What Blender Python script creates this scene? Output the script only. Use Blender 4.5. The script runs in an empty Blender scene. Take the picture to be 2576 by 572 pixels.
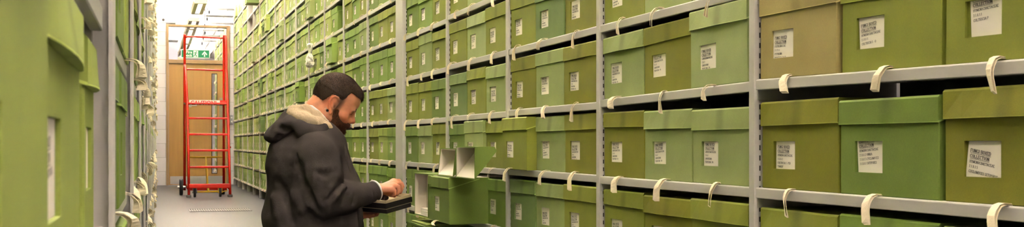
import bpy, bmesh, math, random
import numpy as np
from mathutils import Vector, Matrix, noise as mnoise

random.seed(7)
SC = bpy.context.scene
EXPOSURE = 2.95
COL = SC.collection
IW, IH, F = 2576.0, 572.0, 2900.0
X0, Y0 = 380.0, 360.0                       # where the aisle vanishes, eye level
TH = math.atan((IW/2 - X0)/F)
CT, ST = math.cos(TH), math.sin(TH)
HC = 0.685                                  # eye height of the (crouching) photographer
RIGHT, FWD, UP = Vector((CT, -ST, 0)), Vector((ST, CT, 0)), Vector((0, 0, 1))
CAMP = Vector((0, 0, HC))
B = 1.2836                                  # face of the right hand racks
YW = 19.35                                  # end wall

def W(px, py, Z): return CAMP + FWD*Z + RIGHT*((px-IW/2)/F*Z) + UP*((Y0-py)/F*Z)
def on_x(px, X):
    r = (px-IW/2)/F
    return X*(CT - r*ST)/(ST + r*CT)
def on_y(px, Y):
    r = (px-IW/2)/F
    return Y*(ST + r*CT)/(CT - r*ST)
def depth(X, Y): return X*ST + Y*CT
def proj(p):
    Z = p[0]*ST + p[1]*CT
    xc = p[0]*CT - p[1]*ST
    return IW/2 + F*xc/Z, Y0 - F*(p[2]-HC)/Z, Z
def z_at(py, X, Y): return HC + (Y0-py)/F*depth(X, Y)

def lin(c):
    return tuple(((v/255)/12.92 if v/255 <= 0.04045 else ((v/255+0.055)/1.055)**2.4) for v in c)

# ------------------------------------------------------------------ materials
def newmat(name):
    m = bpy.data.materials.new(name); m.use_nodes = True
    nt = m.node_tree
    return m, nt, nt.nodes['Principled BSDF']

def mat(name, rgb, rough=0.5, metal=0.0, var=0.06, scale=8.0, bump=0.0, bscale=60.0, spec=0.4, emit=None, estr=0.0):
    m, nt, b = newmat(name)
    N, L = nt.nodes, nt.links
    c = lin(rgb)
    tc = N.new('ShaderNodeTexCoord')
    nz = N.new('ShaderNodeTexNoise'); nz.inputs['Scale'].default_value = scale; nz.inputs['Detail'].default_value = 4
    L.new(tc.outputs['Object'], nz.inputs['Vector'])
    mr = N.new('ShaderNodeMapRange'); mr.inputs[3].default_value = 1-var; mr.inputs[4].default_value = 1+var
    L.new(nz.outputs['Fac'], mr.inputs[0])
    mx = N.new('ShaderNodeVectorMath'); mx.operation = 'SCALE'; mx.inputs[0].default_value = c
    L.new(mr.outputs[0], mx.inputs['Scale'])
    L.new(mx.outputs[0], b.inputs['Base Color'])
    b.inputs['Roughness'].default_value = rough; b.inputs['Metallic'].default_value = metal
    b.inputs['Specular IOR Level'].default_value = spec
    if bump:
        n2 = N.new('ShaderNodeTexNoise'); n2.inputs['Scale'].default_value = bscale; n2.inputs['Detail'].default_value = 6
        L.new(tc.outputs['Object'], n2.inputs['Vector'])
        bp = N.new('ShaderNodeBump'); bp.inputs['Strength'].default_value = bump; bp.inputs['Distance'].default_value = 0.01
        L.new(n2.outputs['Fac'], bp.inputs['Height']); L.new(bp.outputs[0], b.inputs['Normal'])
    if emit is not None:
        b.inputs['Emission Color'].default_value = (*lin(emit), 1); b.inputs['Emission Strength'].default_value = estr
    return m

def cloth(name, lid):
    m, nt, b = newmat(name); N, L = nt.nodes, nt.links
    at = N.new('ShaderNodeAttribute'); at.attribute_name = 'tone'
    tc = N.new('ShaderNodeTexCoord'); oi = N.new('ShaderNodeObjectInfo')
    add = N.new('ShaderNodeVectorMath'); add.operation = 'ADD'
    L.new(tc.outputs['Object'], add.inputs[0]); L.new(oi.outputs['Location'], add.inputs[1])
    n1 = N.new('ShaderNodeTexNoise'); n1.inputs['Scale'].default_value = 9; n1.inputs['Detail'].default_value = 5
    L.new(add.outputs[0], n1.inputs['Vector'])
    r1 = N.new('ShaderNodeMapRange'); r1.inputs[1].default_value = .3; r1.inputs[2].default_value = .7; r1.inputs[3].default_value = .9; r1.inputs[4].default_value = 1.07
    L.new(n1.outputs['Fac'], r1.inputs[0])
    # woven threads: two stretched noises
    th = []
    for sc in ((220, 220, 1500), (1500, 1500, 220)):
        mp = N.new('ShaderNodeMapping'); mp.inputs['Scale'].default_value = sc
        L.new(add.outputs[0], mp.inputs['Vector'])
        nn = N.new('ShaderNodeTexNoise'); nn.inputs['Scale'].default_value = 1; nn.inputs['Detail'].default_value = 1
        L.new(mp.outputs[0], nn.inputs['Vector']); th.append(nn)
    sm = N.new('ShaderNodeMath'); sm.operation = 'ADD'
    L.new(th[0].outputs['Fac'], sm.inputs[0]); L.new(th[1].outputs['Fac'], sm.inputs[1])
    r2 = N.new('ShaderNodeMapRange'); r2.inputs[1].default_value = .6; r2.inputs[2].default_value = 1.4; r2.inputs[3].default_value = .9; r2.inputs[4].default_value = 1.1
    L.new(sm.outputs[0], r2.inputs[0])
    f = N.new('ShaderNodeMath'); f.operation = 'MULTIPLY'
    L.new(r1.outputs[0], f.inputs[0]); L.new(r2.outputs[0], f.inputs[1])
    last = f
    if lid:   # thumb marks worn into the middle of the lid flap
        sx = N.new('ShaderNodeSeparateXYZ'); L.new(tc.outputs['Object'], sx.inputs[0])
        n3 = N.new('ShaderNodeTexNoise'); n3.inputs['Scale'].default_value = 14; L.new(add.outputs[0], n3.inputs['Vector'])
        d = N.new('ShaderNodeMath'); d.operation = 'SUBTRACT'; d.inputs[1].default_value = .15; L.new(sx.outputs['X'], d.inputs[0])
        a = N.new('ShaderNodeMath'); a.operation = 'ABSOLUTE'; L.new(d.outputs[0], a.inputs[0])
        g = N.new('ShaderNodeMapRange'); g.inputs[1].default_value = .004; g.inputs[2].default_value = .03; g.inputs[3].default_value = .5; g.inputs[4].default_value = 0
        g.interpolation_type = 'SMOOTHSTEP'; L.new(a.outputs[0], g.inputs[0])
        h = N.new('ShaderNodeMath'); h.operation = 'MULTIPLY'; L.new(g.outputs[0], h.inputs[0]); L.new(n3.outputs['Fac'], h.inputs[1])
        k = N.new('ShaderNodeMath'); k.operation = 'SUBTRACT'; k.inputs[0].default_value = 1; L.new(h.outputs[0], k.inputs[1])
        q = N.new('ShaderNodeMath'); q.operation = 'MULTIPLY'; L.new(f.outputs[0], q.inputs[0]); L.new(k.outputs[0], q.inputs[1]); last = q
    v = N.new('ShaderNodeVectorMath'); v.operation = 'SCALE'
    L.new(at.outputs['Color'], v.inputs[0]); L.new(last.outputs[0], v.inputs['Scale'])
    L.new(v.outputs[0], b.inputs['Base Color'])
    b.inputs['Roughness'].default_value = .62; b.inputs['Specular IOR Level'].default_value = .3
    bp = N.new('ShaderNodeBump'); bp.inputs['Strength'].default_value = .25; bp.inputs['Distance'].default_value = .0006
    L.new(sm.outputs[0], bp.inputs['Height']); L.new(bp.outputs[0], b.inputs['Normal'])
    return m

def tonemat(name, rough, var=.1, scale=20, bump=0, bscale=80, sss=0, spec=.35, dist=.01):
    m, nt, b = newmat(name); N, L = nt.nodes, nt.links
    at = N.new('ShaderNodeAttribute'); at.attribute_name = 'tone'
    tc = N.new('ShaderNodeTexCoord')
    n1 = N.new('ShaderNodeTexNoise'); n1.inputs['Scale'].default_value = scale; n1.inputs['Detail'].default_value = 5
    L.new(tc.outputs['Object'], n1.inputs['Vector'])
    r1 = N.new('ShaderNodeMapRange'); r1.inputs[1].default_value = .3; r1.inputs[2].default_value = .7; r1.inputs[3].default_value = 1-var; r1.inputs[4].default_value = 1+var
    L.new(n1.outputs['Fac'], r1.inputs[0])
    v = N.new('ShaderNodeVectorMath'); v.operation = 'SCALE'
    L.new(at.outputs['Color'], v.inputs[0]); L.new(r1.outputs[0], v.inputs['Scale'])
    L.new(v.outputs[0], b.inputs['Base Color'])
    b.inputs['Roughness'].default_value = rough; b.inputs['Specular IOR Level'].default_value = spec
    if sss:
        b.inputs['Subsurface Weight'].default_value = sss; b.inputs['Subsurface Scale'].default_value = .006
        b.inputs['Subsurface Radius'].default_value = (1, .35, .2)
    if bump:
        n2 = N.new('ShaderNodeTexNoise'); n2.inputs['Scale'].default_value = bscale; n2.inputs['Detail'].default_value = 4
        L.new(tc.outputs['Object'], n2.inputs['Vector'])
        bp = N.new('ShaderNodeBump'); bp.inputs['Strength'].default_value = bump; bp.inputs['Distance'].default_value = dist
        L.new(n2.outputs['Fac'], bp.inputs['Height']); L.new(bp.outputs[0], b.inputs['Normal'])
    return m

M_CLOTH, M_LID = cloth('green_book_cloth', False), cloth('green_book_cloth_lid', True)
M_CARD = mat('label_card', (246, 238, 226), .7, var=.03, scale=30)
M_INK = mat('label_ink', (92, 82, 82), .8)
M_TAPE = mat('cotton_tape', (236, 222, 192), .85, var=.06, scale=90, bump=.2, bscale=600)
M_STEEL = mat('grey_painted_steel', (188, 184, 178), .42, var=.03, scale=5)
M_STEELD = mat('shelf_back_steel', (120, 122, 116), .6)
M_SLOT = mat('slot_hole', (22, 20, 18), .9)
M_LINER = mat('white_liner', (232, 222, 208), .8, var=.03, scale=12)
M_BLACK = mat('black_board', (26, 20, 22), .55, var=.15)  # own black of the tray box covers and the door pane frame

# ------------------------------------------------------------------ mesh builder
class MB:
    def __init__(s): s.v, s.f, s.m, s.t = [], [], [], []
    def add(s, vs, fs, mi=0, tone=(.5, .5, .5), xf=None):
        o = len(s.v)
        s.v.extend([tuple(xf @ Vector(p)) for p in vs] if xf is not None else [tuple(p) for p in vs])
        for f in fs:
            s.f.append([o+i for i in f]); s.m.append(mi); s.t.append(tone)
    def box(s, lo, hi, mi=0, tone=(.5,.5,.5), xf=None):
        x0,y0,z0 = lo; x1,y1,z1 = hi
        s.add([(x0,y0,z0),(x1,y0,z0),(x1,y1,z0),(x0,y1,z0),(x0,y0,z1),(x1,y0,z1),(x1,y1,z1),(x0,y1,z1)],
              [(3,2,1,0),(4,5,6,7),(0,1,5,4),(1,2,6,5),(2,3,7,6),(3,0,4,7)], mi, tone, xf)
    def cbox(s, lo, hi, c=.004, mi=0, tone=(.5,.5,.5), xf=None):
        # box with chamfered edges
        bm = bmesh.new(); bmesh.ops.create_cube(bm, size=1)
        for v in bm.verts:
            v.co = Vector([lo[i] + (v.co[i]+.5)*(hi[i]-lo[i]) for i in range(3)])
        bmesh.ops.bevel(bm, geom=bm.edges[:], offset=c, segments=2, affect='EDGES', profile=.5)
        bm.verts.index_update()
        s.add([v.co.copy() for v in bm.verts], [[v.index for v in f.verts] for f in bm.faces], mi, tone, xf); bm.free()
    def tube(s, pts, r, n=10, mi=0, tone=(.5,.5,.5), xf=None, caps=True, r2=None):
        pts = [Vector(p) for p in pts]; rings = []; up = None
        vs = []
        for i, p in enumerate(pts):
            d = (pts[min(i+1, len(pts)-1)] - pts[max(i-1, 0)]).normalized()
            if up is None:
                up = Vector((0,0,1)) if abs(d.z) < .9 else Vector((1,0,0))
            a = d.cross(up).normalized(); b = a.cross(d).normalized(); up = b
            rr = r if r2 is None else r + (r2-r)*i/(len(pts)-1)
            for k in range(n):
                t = 2*math.pi*k/n
                vs.append(p + a*math.cos(t)*rr + b*math.sin(t)*rr)
        fs = []
        for i in range(len(pts)-1):
            for k in range(n):
                fs.append((i*n+k, (i+1)*n+k, (i+1)*n+(k+1)%n, i*n+(k+1)%n))
        if caps:
            fs.append(list(range(n))); fs.append([ (len(pts)-1)*n + k for k in reversed(range(n))])
        s.add(vs, fs, mi, tone, xf)
    def prism(s, poly, axis, a, b, mi=0, tone=(.5,.5,.5), xf=None):
        # poly of 2D points in the two other axes, extruded on axis from a to b
        n = len(poly); vs = []
        for t in (a, b):
            for p in poly:
                q = [0,0,0]; j = 0
                for i in range(3):
                    if i == axis: q[i] = t
                    else: q[i] = p[j]; j += 1
                vs.append(q)
        fs = [list(range(n))[::-1], [n+i for i in range(n)]]
        for i in range(n): fs.append((i, (i+1)%n, n+(i+1)%n, n+i))
        s.add(vs, fs, mi, tone, xf)
    def lathe(s, prof, n=20, axis=2, mi=0, tone=(.5,.5,.5), xf=None):
        vs, fs = [], []
        for r, h in prof:
            for k in range(n):
                t = 2*math.pi*k/n
                p = [r*math.cos(t), r*math.sin(t), h]
                if axis == 0: p = [h, p[0], p[1]]
                if axis == 1: p = [p[0], h, p[1]]
                vs.append(p)
        for i in range(len(prof)-1):
            for k in range(n): fs.append((i*n+k, i*n+(k+1)%n, (i+1)*n+(k+1)%n, (i+1)*n+k))
        fs.append(list(range(n))[::-1]); fs.append([(len(prof)-1)*n+k for k in range(n)])
        s.add(vs, fs, mi, tone, xf)
    def data(s, name, mats, smooth=False, fix=True):
        me = bpy.data.meshes.new(name)
        me.from_pydata(s.v, [], s.f)
        for m in mats: me.materials.append(m)
        me.polygons.foreach_set('material_index', s.m)
        ca = me.color_attributes.new('tone', 'FLOAT_COLOR', 'CORNER')
        buf = np.empty((len(me.loops), 4), np.float32)
        cnt = [len(f) for f in s.f]
        buf[:, :3] = np.repeat(np.array(s.t, np.float32), cnt, axis=0); buf[:, 3] = 1
        ca.data.foreach_set('color', buf.ravel())
        if fix:
            bm = bmesh.new(); bm.from_mesh(me); bmesh.ops.recalc_face_normals(bm, faces=bm.faces); bm.to_mesh(me); bm.free()
        if smooth: me.polygons.foreach_set('use_smooth', [True]*len(me.polygons))
        me.update()
        return me
    def build(s, name, mats, parent=None, smooth=False, fix=True):
        return link(name, s.data(name, mats if isinstance(mats, (list, tuple)) else [mats], smooth, fix), parent)

def link(name, data, parent=None):
    o = bpy.data.objects.new(name, data); COL.objects.link(o)
    if parent is not None: o.parent = parent
    return o
def tag(o, label=None, cat=None, group=None, kind=None):
    if label: o['label'] = label
    if cat: o['category'] = cat
    if group: o['group'] = group
    if kind: o['kind'] = kind
    return o
def thing(name, loc, label, cat, group=None, rz=0):
    o = bpy.data.objects.new(name, None); COL.objects.link(o)
    o.location = loc; o.rotation_euler = (0,0,rz); o.empty_display_size = .05
    return tag(o, label, cat, group)

# ------------------------------------------------------------------ lettering: serif capitals drawn as pen strokes
GL = {
'A':[[(0,0),(.5,1)],[(.5,1),(1,0)],[(.2,.35),(.8,.35)]],
'B':[[(.15,0),(.15,1)],[(.15,1),(.7,1),(.88,.87),(.88,.66),(.7,.53),(.15,.53)],[(.7,.53),(.95,.4),(.95,.14),(.75,0),(.15,0)]],
'C':[[(.95,.72),(.8,.95),(.5,1),(.2,.85),(.08,.5),(.2,.15),(.5,0),(.8,.05),(.95,.25)]],
'D':[[(.15,0),(.15,1)],[(.15,1),(.6,1),(.88,.8),(.95,.5),(.88,.2),(.6,0),(.15,0)]],
'E':[[(.15,0),(.15,1)],[(.15,1),(.88,1),(.88,.8)],[(.15,.52),(.7,.52)],[(.15,0),(.92,0),(.95,.22)]],
'F':[[(.15,0),(.15,1)],[(.15,1),(.9,1),(.9,.8)],[(.15,.52),(.7,.52)]],
'G':[[(.95,.75),(.8,.95),(.5,1),(.2,.85),(.08,.5),(.2,.15),(.5,0),(.9,.08),(.9,.42),(.65,.42)]],
'H':[[(.15,0),(.15,1)],[(.88,0),(.88,1)],[(.15,.52),(.88,.52)]],
'I':[[(.5,0),(.5,1)]],
'K':[[(.15,0),(.15,1)],[(.9,1),(.15,.42)],[(.4,.6),(.95,0)]],
'L':[[(.15,0),(.15,1)],[(.15,0),(.92,0),(.92,.25)]],
'M':[[(.1,0),(.1,1)],[(.1,1),(.5,.1)],[(.5,.1),(.9,1)],[(.9,1),(.9,0)]],
'N':[[(.12,0),(.12,1)],[(.12,1),(.88,0)],[(.88,0),(.88,1)]],
'O':[[(.5,1),(.2,.85),(.06,.5),(.2,.15),(.5,0),(.8,.15),(.94,.5),(.8,.85),(.5,1)]],
'P':[[(.15,0),(.15,1)],[(.15,1),(.7,1),(.92,.85),(.92,.62),(.7,.48),(.15,.48)]],
'R':[[(.15,0),(.15,1)],[(.15,1),(.7,1),(.9,.86),(.9,.64),(.7,.5),(.15,.5)],[(.5,.5),(.98,0)]],
'S':[[(.85,.78),(.6,1),(.25,.92),(.15,.7),(.5,.52),(.85,.32),(.75,.06),(.4,0),(.12,.22)]],
'T':[[(.5,0),(.5,1)],[(.05,.8),(.05,1),(.95,1),(.95,.8)]],
'U':[[(.15,1),(.15,.3),(.3,.03),(.7,.03),(.88,.3),(.88,1)]],
'V':[[(0,1),(.5,0)],[(.5,0),(1,1)]],
'W':[[(0,1),(.28,0)],[(.28,0),(.5,.8)],[(.5,.8),(.74,0)],[(.74,0),(1,1)]],
'X':[[(.05,1),(.95,0)],[(.95,1),(.05,0)]],
'Y':[[(.05,1),(.5,.48)],[(.95,1),(.5,.48)],[(.5,.48),(.5,0)]],
'Z':[[(.1,.8),(.1,1),(.9,1),(.1,0),(.9,0),(.92,.22)]],
'0':[[(.5,1),(.2,.8),(.15,.5),(.2,.2),(.5,0),(.8,.2),(.85,.5),(.8,.8),(.5,1)]],
'1':[[(.25,.82),(.5,1),(.5,0)]],
'2':[[(.15,.75),(.3,.97),(.65,.97),(.82,.72),(.5,.35),(.12,0),(.88,0)]],
'5':[[(.85,1),(.3,1),(.22,.58),(.6,.6),(.85,.35),(.6,.02),(.15,.08)]],
'6':[[(.8,.98),(.4,.75),(.15,.35),(.3,.03),(.65,.03),(.85,.3),(.65,.55),(.25,.45)]],
'7':[[(.12,.8),(.15,1),(.88,1),(.4,0)]],
'8':[[(.5,.53),(.2,.75),(.5,1),(.8,.75),(.5,.53),(.15,.25),(.5,0),(.85,.25),(.5,.53)]],
'.':[[(.5,0),(.5,.12)]],
'-':[[(.1,.4),(.9,.4)]],
}
GW = {'I':.36,'.':.25,'-':.4,'M':.9,'W':.95,'1':.42,'2':.5,'5':.5,'6':.5,'7':.5,'8':.5,'0':.5,'E':.62,'F':.6,'L':.62,'S':.55,'P':.62,'B':.66}

def clip_poly(poly, x0, x1, z0, z1):
    for ax, lim, sg in ((0,x0,1),(0,x1,-1),(1,z0,1),(1,z1,-1)):
        out = []
        for i in range(len(poly)):
            a, b = poly[i-1], poly[i]
            ia, ib = (a[ax]-lim)*sg >= 0, (b[ax]-lim)*sg >= 0
            if ia != ib:
                t = (lim-a[ax])/(b[ax]-a[ax]); out.append((a[0]+(b[0]-a[0])*t, a[1]+(b[1]-a[1])*t))
            if ib: out.append(b)
        poly = out
        if len(poly) < 3: return None
    return poly

def text_polys(txt, x, z, h, bold=1.0, track=.16):
    """quads of the line TXT whose baseline starts at (x, z), cap height h; returns (polys, width)"""
    out = []; cx = x
    for ch in txt:
        if ch == ' ': cx += .4*h; continue
        w = GW.get(ch, .7)*h
        for pl in GL.get(ch, []):
            for i in range(len(pl)-1):
                (ax, az), (bx, bz) = pl[i], pl[i+1]
                ax, bx = cx+ax*w, cx+bx*w; az, bz = z+az*h, z+bz*h
                L = math.hypot(bx-ax, bz-az) or 1e-9
                t = (.05+.085*(abs(bz-az)/L)**2)*h*bold
                nx, nz = -(bz-az)/L*t, (bx-ax)/L*t
                out.append([(ax-nx,az-nz),(bx-nx,bz-nz),(bx+nx,bz+nz),(ax+nx,az+nz)])
            if len(pl) == 2 and abs(pl[0][0]-pl[1][0]) < .6 and ch not in '.-':
                for (px_, pz_) in pl:
                    if pz_ in (0, 1):
                        sx, sz = cx+px_*w, z+pz_*h
                        out.append([(sx-.17*h,sz-.03*h),(sx+.17*h,sz-.03*h),(sx+.17*h,sz+.03*h),(sx-.17*h,sz+.03*h)])
        cx += w + track*h
    return out, cx-x

# ------------------------------------------------------------------ green archive boxes
TONES = {
 'olive': (124,124,40), 'olive green': (130,136,52), 'moss': (108,128,56), 'mid green': (120,144,64), 'sage': (144,156,98),
 'blue green': (110,130,76), 'tan olive': (160,146,92), 'lime': (146,160,76), 'pale sage': (154,166,110), 'dull pink': (196,176,146), 'light green': (140,164,84), 'pale lime': (164,176,96)}
TL = {k: lin(v) for k, v in TONES.items()}

def card_geom(mb, spec, x0, x1, z0, z1, y, ang, dx, lines, mi_card, mi_ink, xf, fine=True):
    cx, cz = (x0+x1)/2, (z0+z1)/2
    ca, sa = math.cos(ang), math.sin(ang)
    R = lambda p: (cx+(p[0]-cx)*ca-(p[1]-cz)*sa+dx, cz+(p[0]-cx)*sa+(p[1]-cz)*ca)
    big = [R((x0+.0005,z0-.02)), R((x1+.02,z0-.02)), R((x1+.02,z1+.02)), R((x0+.0005,z1+.02))]
    e = .0004
    poly = clip_poly(big, x0+e, x1-e, z0+e, z1-e)
    if not poly: return
    n = len(poly)
    mb.add([(p[0],y,p[1]) for p in poly]+[(p[0],y+.0012,p[1]) for p in poly],
           [list(range(n)), [n+i for i in range(n)][::-1]] + [(i,(i+1)%n,n+(i+1)%n,n+i) for i in range(n)], mi_card, xf=xf)
    z = z1 - spec
    w = x1-x0
    for i, ln in enumerate(lines):
        head = i < 2
        h = .0058 if head else .0044
        z -= .0092 if head else .0082
        if fine: polys, tw = text_polys(ln, x0+.007, z, h, 1.0 if head else .85)
        else:
            tw = len(ln)*h*.75; polys = [[(x0+.007,z),(x0+.007+tw,z),(x0+.007+tw,z+h*.7),(x0+.007,z+h*.7)]]
        if head and fine: polys.append([(x0+.007,z-.0018),(x0+.007+tw,z-.0018),(x0+.007+tw,z-.0011),(x0+.007,z-.0011)])
        for p in polys:
            q = clip_poly([R(c) for c in p], x0+.001, x1-.001, z0+.001, z1-.001)
            if q: mb.add([(a, y-.00025, b) for a, b in q], [list(range(len(q)))], mi_ink, xf=xf)

def body_geom(mb, Wd, H, D, win, tone, mi=0, xf=None, c=.0018):
    # shell with a window cut in the front (front at y=0, facing -y)
    wx0, wx1, wz0, wz1 = win; r = .005
    def rect(x0,x1,z0,z1,y): return [(x0,y,z0),(x1,y,z0),(x1,y,z1),(x0,y,z1)]
    loops = [rect(0,Wd,0,H,D), rect(0,Wd,0,H,c), rect(c,Wd-c,c,H-c,0), rect(wx0,wx1,wz0,wz1,0), rect(wx0,wx1,wz0,wz1,r)]
    vs = [p for l in loops for p in l]; fs = [(3,2,1,0)]
    for a in range(4):
        for i in range(4): fs.append((a*4+i, a*4+(i+1)%4, (a+1)*4+(i+1)%4, (a+1)*4+i))
    fs.append((16,17,18,19))
    mb.add(vs, fs, mi, tone, xf)

def lid_geom(mb, Wd, H, D, zl, bow, tone, mi=0, xf=None, skew=0.0):
    e, s = .003, .0018; n = 6; prof_n = 8
    vs, fs = [], []
    for i in range(n+1):
        t = i/n; x = -s + t*(Wd+2*s); bw = bow*(1-(2*t-1)**2); zz = zl + skew*(t-.5)
        for (y, z) in ((-.0008,zz),(-e-bw,zz+.0003),(-e-bw*.98-.0002,zz+.0016),(-e,H-.004),(-e+.0035,H),(D+e,H),(D+e,H-.006),(.125,H-.007)):
            vs.append((x,y,z))
    for i in range(n):
        for j in range(prof_n): fs.append((i*prof_n+j,(i+1)*prof_n+j,(i+1)*prof_n+(j+1)%prof_n,i*prof_n+(j+1)%prof_n))
    fs.append(list(range(prof_n))); fs.append([n*prof_n+j for j in reversed(range(prof_n))])
    a0 = len(mb.f); mb.add(vs, fs, mi, tone, xf)
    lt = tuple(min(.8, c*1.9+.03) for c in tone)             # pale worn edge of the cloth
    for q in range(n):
        mb.t[a0+q*prof_n+1] = lt; mb.t[a0+q*prof_n+3] = tuple(min(.8, c*1.25) for c in tone)  # top front chamfer lightened as well: a highlight painted into the tone
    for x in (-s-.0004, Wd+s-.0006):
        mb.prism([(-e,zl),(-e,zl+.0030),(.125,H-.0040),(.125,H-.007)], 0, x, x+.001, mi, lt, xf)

def tab_geom(mb, x, mi=0, xf=None, out=.035, drop=.05, drift=0., w=.013, curl=0., n=9, lift=.006, twist=0.):
    """doubled cotton tape that comes out under the box, over the shelf lip and hangs"""
    pts = []
    for i in range(n):
        t = i/(n-1)
        a = t*math.pi*.5
        y = .012 - (out+.012)*math.sin(min(1, t*1.35)*math.pi/2)
        z = .0012 + lift*math.sin(min(1,t*2)*math.pi) - drop*max(0,(t-.3)/.7)**1.5
        y += curl*max(0,(t-.5))**2
        pts.append((x+drift*t*t, y, z))
    path = pts + [(p[0]+.001, p[1]+.0035*(i/(n-1))+.0016, p[2]-.0022-.002*(i/(n-1))) for i, p in reversed(list(enumerate(pts)))]
    # end of the loop
    vs, fs = [], []; th = .0009
    m = len(path)
    for i, p in enumerate(path):
        P = Vector(p); d = Vector(path[min(i+1,m-1)])-Vector(path[max(i-1,0)])
        d.normalize()
        k = i if i < n else m-1-i
        tw = twist*(k/(n-1))**1.5
        wd = Vector((math.cos(tw), math.sin(tw)*.9, 0)); nm = d.cross(wd)
        if nm.length < 1e-6: nm = Vector((0,0,1))
        nm.normalize()
        for a, b in ((-1,-1),(1,-1),(1,1),(-1,1)):
            vs.append(P + wd*a*w*.5 + nm*b*th*.5)
    for i in range(m-1):
        for j in range(4): fs.append((i*4+j, i*4+(j+1)%4, (i+1)*4+(j+1)%4, (i+1)*4+j))
    fs.append((3,2,1,0)); fs.append(tuple((m-1)*4+j for j in range(4)))
    mb.add(vs, fs, mi, xf=xf)

HEAD = ["FUNGI BOXED", "COLLECTION"]
FAMS = [["GANODERMATACEAE","2.1.6.1","GANODERMA","TROPICUM - VA"], ["HYMENOCHAETACEAE","2.1.8.1.1","INONOTUS"],
        ["CORIOLACEAE","2.1.5.2","TRAMETES"], ["POLYPORACEAE","2.1.4.1","POLYPORUS"]]

def mkspec(rng, tone, Wd, H=None):
    H = H if H else .187 + rng.uniform(-.006, .005)
    s = dict(tone=tone, W=Wd, H=H, D=.33, zl=H-.048+rng.uniform(-.004,.004), bow=max(0, rng.uniform(-.002,.007)),
             skew=rng.uniform(-.003,.003), ang=rng.uniform(-.05,.09), dx=rng.choice([0,0,.003,.006]), top=rng.uniform(-.004,.012),
             lines=HEAD+rng.choice(FAMS), tab=rng.uniform(.4,.56)*Wd, out=rng.uniform(.022,.04), drop=rng.uniform(.03,.055),
             drift=rng.uniform(-.02,.02), lift=rng.uniform(.001,.006), twist=rng.choice([-1,1,1])*rng.uniform(.3,1.5), pull=max(0, rng.uniform(-.006,.005)), tabw=rng.uniform(.012,.016))
    return s

def box_xf(side, X, Y, z, tilt=0.):
    # local x runs along the rack so that writing reads left to right, -y faces the aisle
    if side == 'R': R = Matrix(((0,1,0),(-1,0,0),(0,0,1))).to_4x4()
    else:
        a = LANG; R = Matrix(((math.sin(a),-math.cos(a),0),(math.cos(a),math.sin(a),0),(0,0,1))).to_4x4()
    return Matrix.Translation((X, Y, z)) @ Matrix.Rotation(math.atan(tilt), 4, 'X') @ R

LANG = math.radians(.38)
def win_of(s):
    return (s['W']*.165, s['W']*.165+.087, .043, .103)

def box_parts(s, mbs, xf=None, fine=True, mi=(0,0,0,1,0)):
    """mbs = (body, lid, card, tab) builders; mi = material slots body, lid, card, ink, tape"""
    t = TL[s['tone']]; w = win_of(s)
    body_geom(mbs[0], s['W'], s['H']-.003, s['D'], w, t, mi[0], xf)
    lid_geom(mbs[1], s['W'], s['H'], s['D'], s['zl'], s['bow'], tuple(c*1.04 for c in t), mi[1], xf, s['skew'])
    card_geom(mbs[2], s['top'], *w, .0035, s['ang'], s['dx'], s['lines'], mi[2], mi[3], xf, fine)
    if s.get('tabs', True):
        tab_geom(mbs[3], s['tab'], mi[4], xf, s['out'], s['drop'], s['drift'], s['tabw'], lift=s['lift'], n=9 if fine else 6, twist=s['twist'])

def make_box(s, side, X, Y, z, label, group, tilt=0.):
    xf = box_xf(side, X, Y, z, tilt)
    root = thing('archive_box', (0,0,0), label, 'box', group); root.matrix_world = xf
    mbs = [MB() for _ in range(4)]
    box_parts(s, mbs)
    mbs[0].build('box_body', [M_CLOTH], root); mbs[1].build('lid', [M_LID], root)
    tag(mbs[2].build('label_card', [M_CARD, M_INK], root), 'white printed label card')
    if mbs[3].v: tag(mbs[3].build('pull_tab', [M_TAPE], root), 'cream cotton pull tape')
    return root

# ------------------------------------------------------------------ rack positions
POST = [1.312, 2.285, 3.215, 4.145, 5.075]            # near faces of the thin posts, right racks, in front of the wide post
WIDE = (6.008, 6.188)
FAR = [6.188-.025 + .933*j for j in range(0, 15)]         # uprights beyond the wide post
BAYS = []                                                 # (near Y, far Y, pitch, name words)
for k in range(4): BAYS.append((POST[k]+.025, POST[k+1]))
BAYS.append((POST[4]+.025, WIDE[0]))
BAYS[:] = BAYS
for j in range(14): BAYS.append((FAR[j]+.025, FAR[j+1]))
TILT = {(0,1):.0109/.826, (1,1):-.0085/.88}               # two shelves hang a little out of true
RAILFIX = {(0,1):.1285, (1,1):.1385, (2,1):.124, (2,0):-.097, (4,1):.117, (4,2):.347, (4,3):.568, (3,1):.120, (0,-1):-.330}   # at the near end
def rail_z(b, r):
    if (b,r) in RAILFIX: return HC + RAILFIX[(b,r)]
    p = .2265 if b <= 4 else .2265+min(1,(b-4)/6)*.0035
    return HC - .0995 + p*r
ROWS = range(-2, 10)
ORD = ['zeroth','first','second','third','fourth','fifth','sixth','seventh','eighth','ninth','tenth','eleventh','twelfth','thirteenth','fourteenth','fifteenth','sixteenth','seventeenth','eighteenth','nineteenth','twentieth','twenty-first']
NUM = ['no','one','two','three','four','five','six','seven','eight','nine','ten','eleven','twelve']
def bay_words(b):
    if b <= 4: return 'fifth fourth third second first'.split()[b] + ' bay right of wide post'
    return ORD[b-4] + ' bay left of wide post'
def row_words(r):                                          # row -1 is the shelf that the pulled-out box stands on
    if r == -1: return 'level with open boxes'
    n = r+1
    if n < 0: return 'one shelf below open boxes'
    return f'{NUM[n]} {"shelf" if n == 1 else "shelves"} above open boxes'

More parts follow.
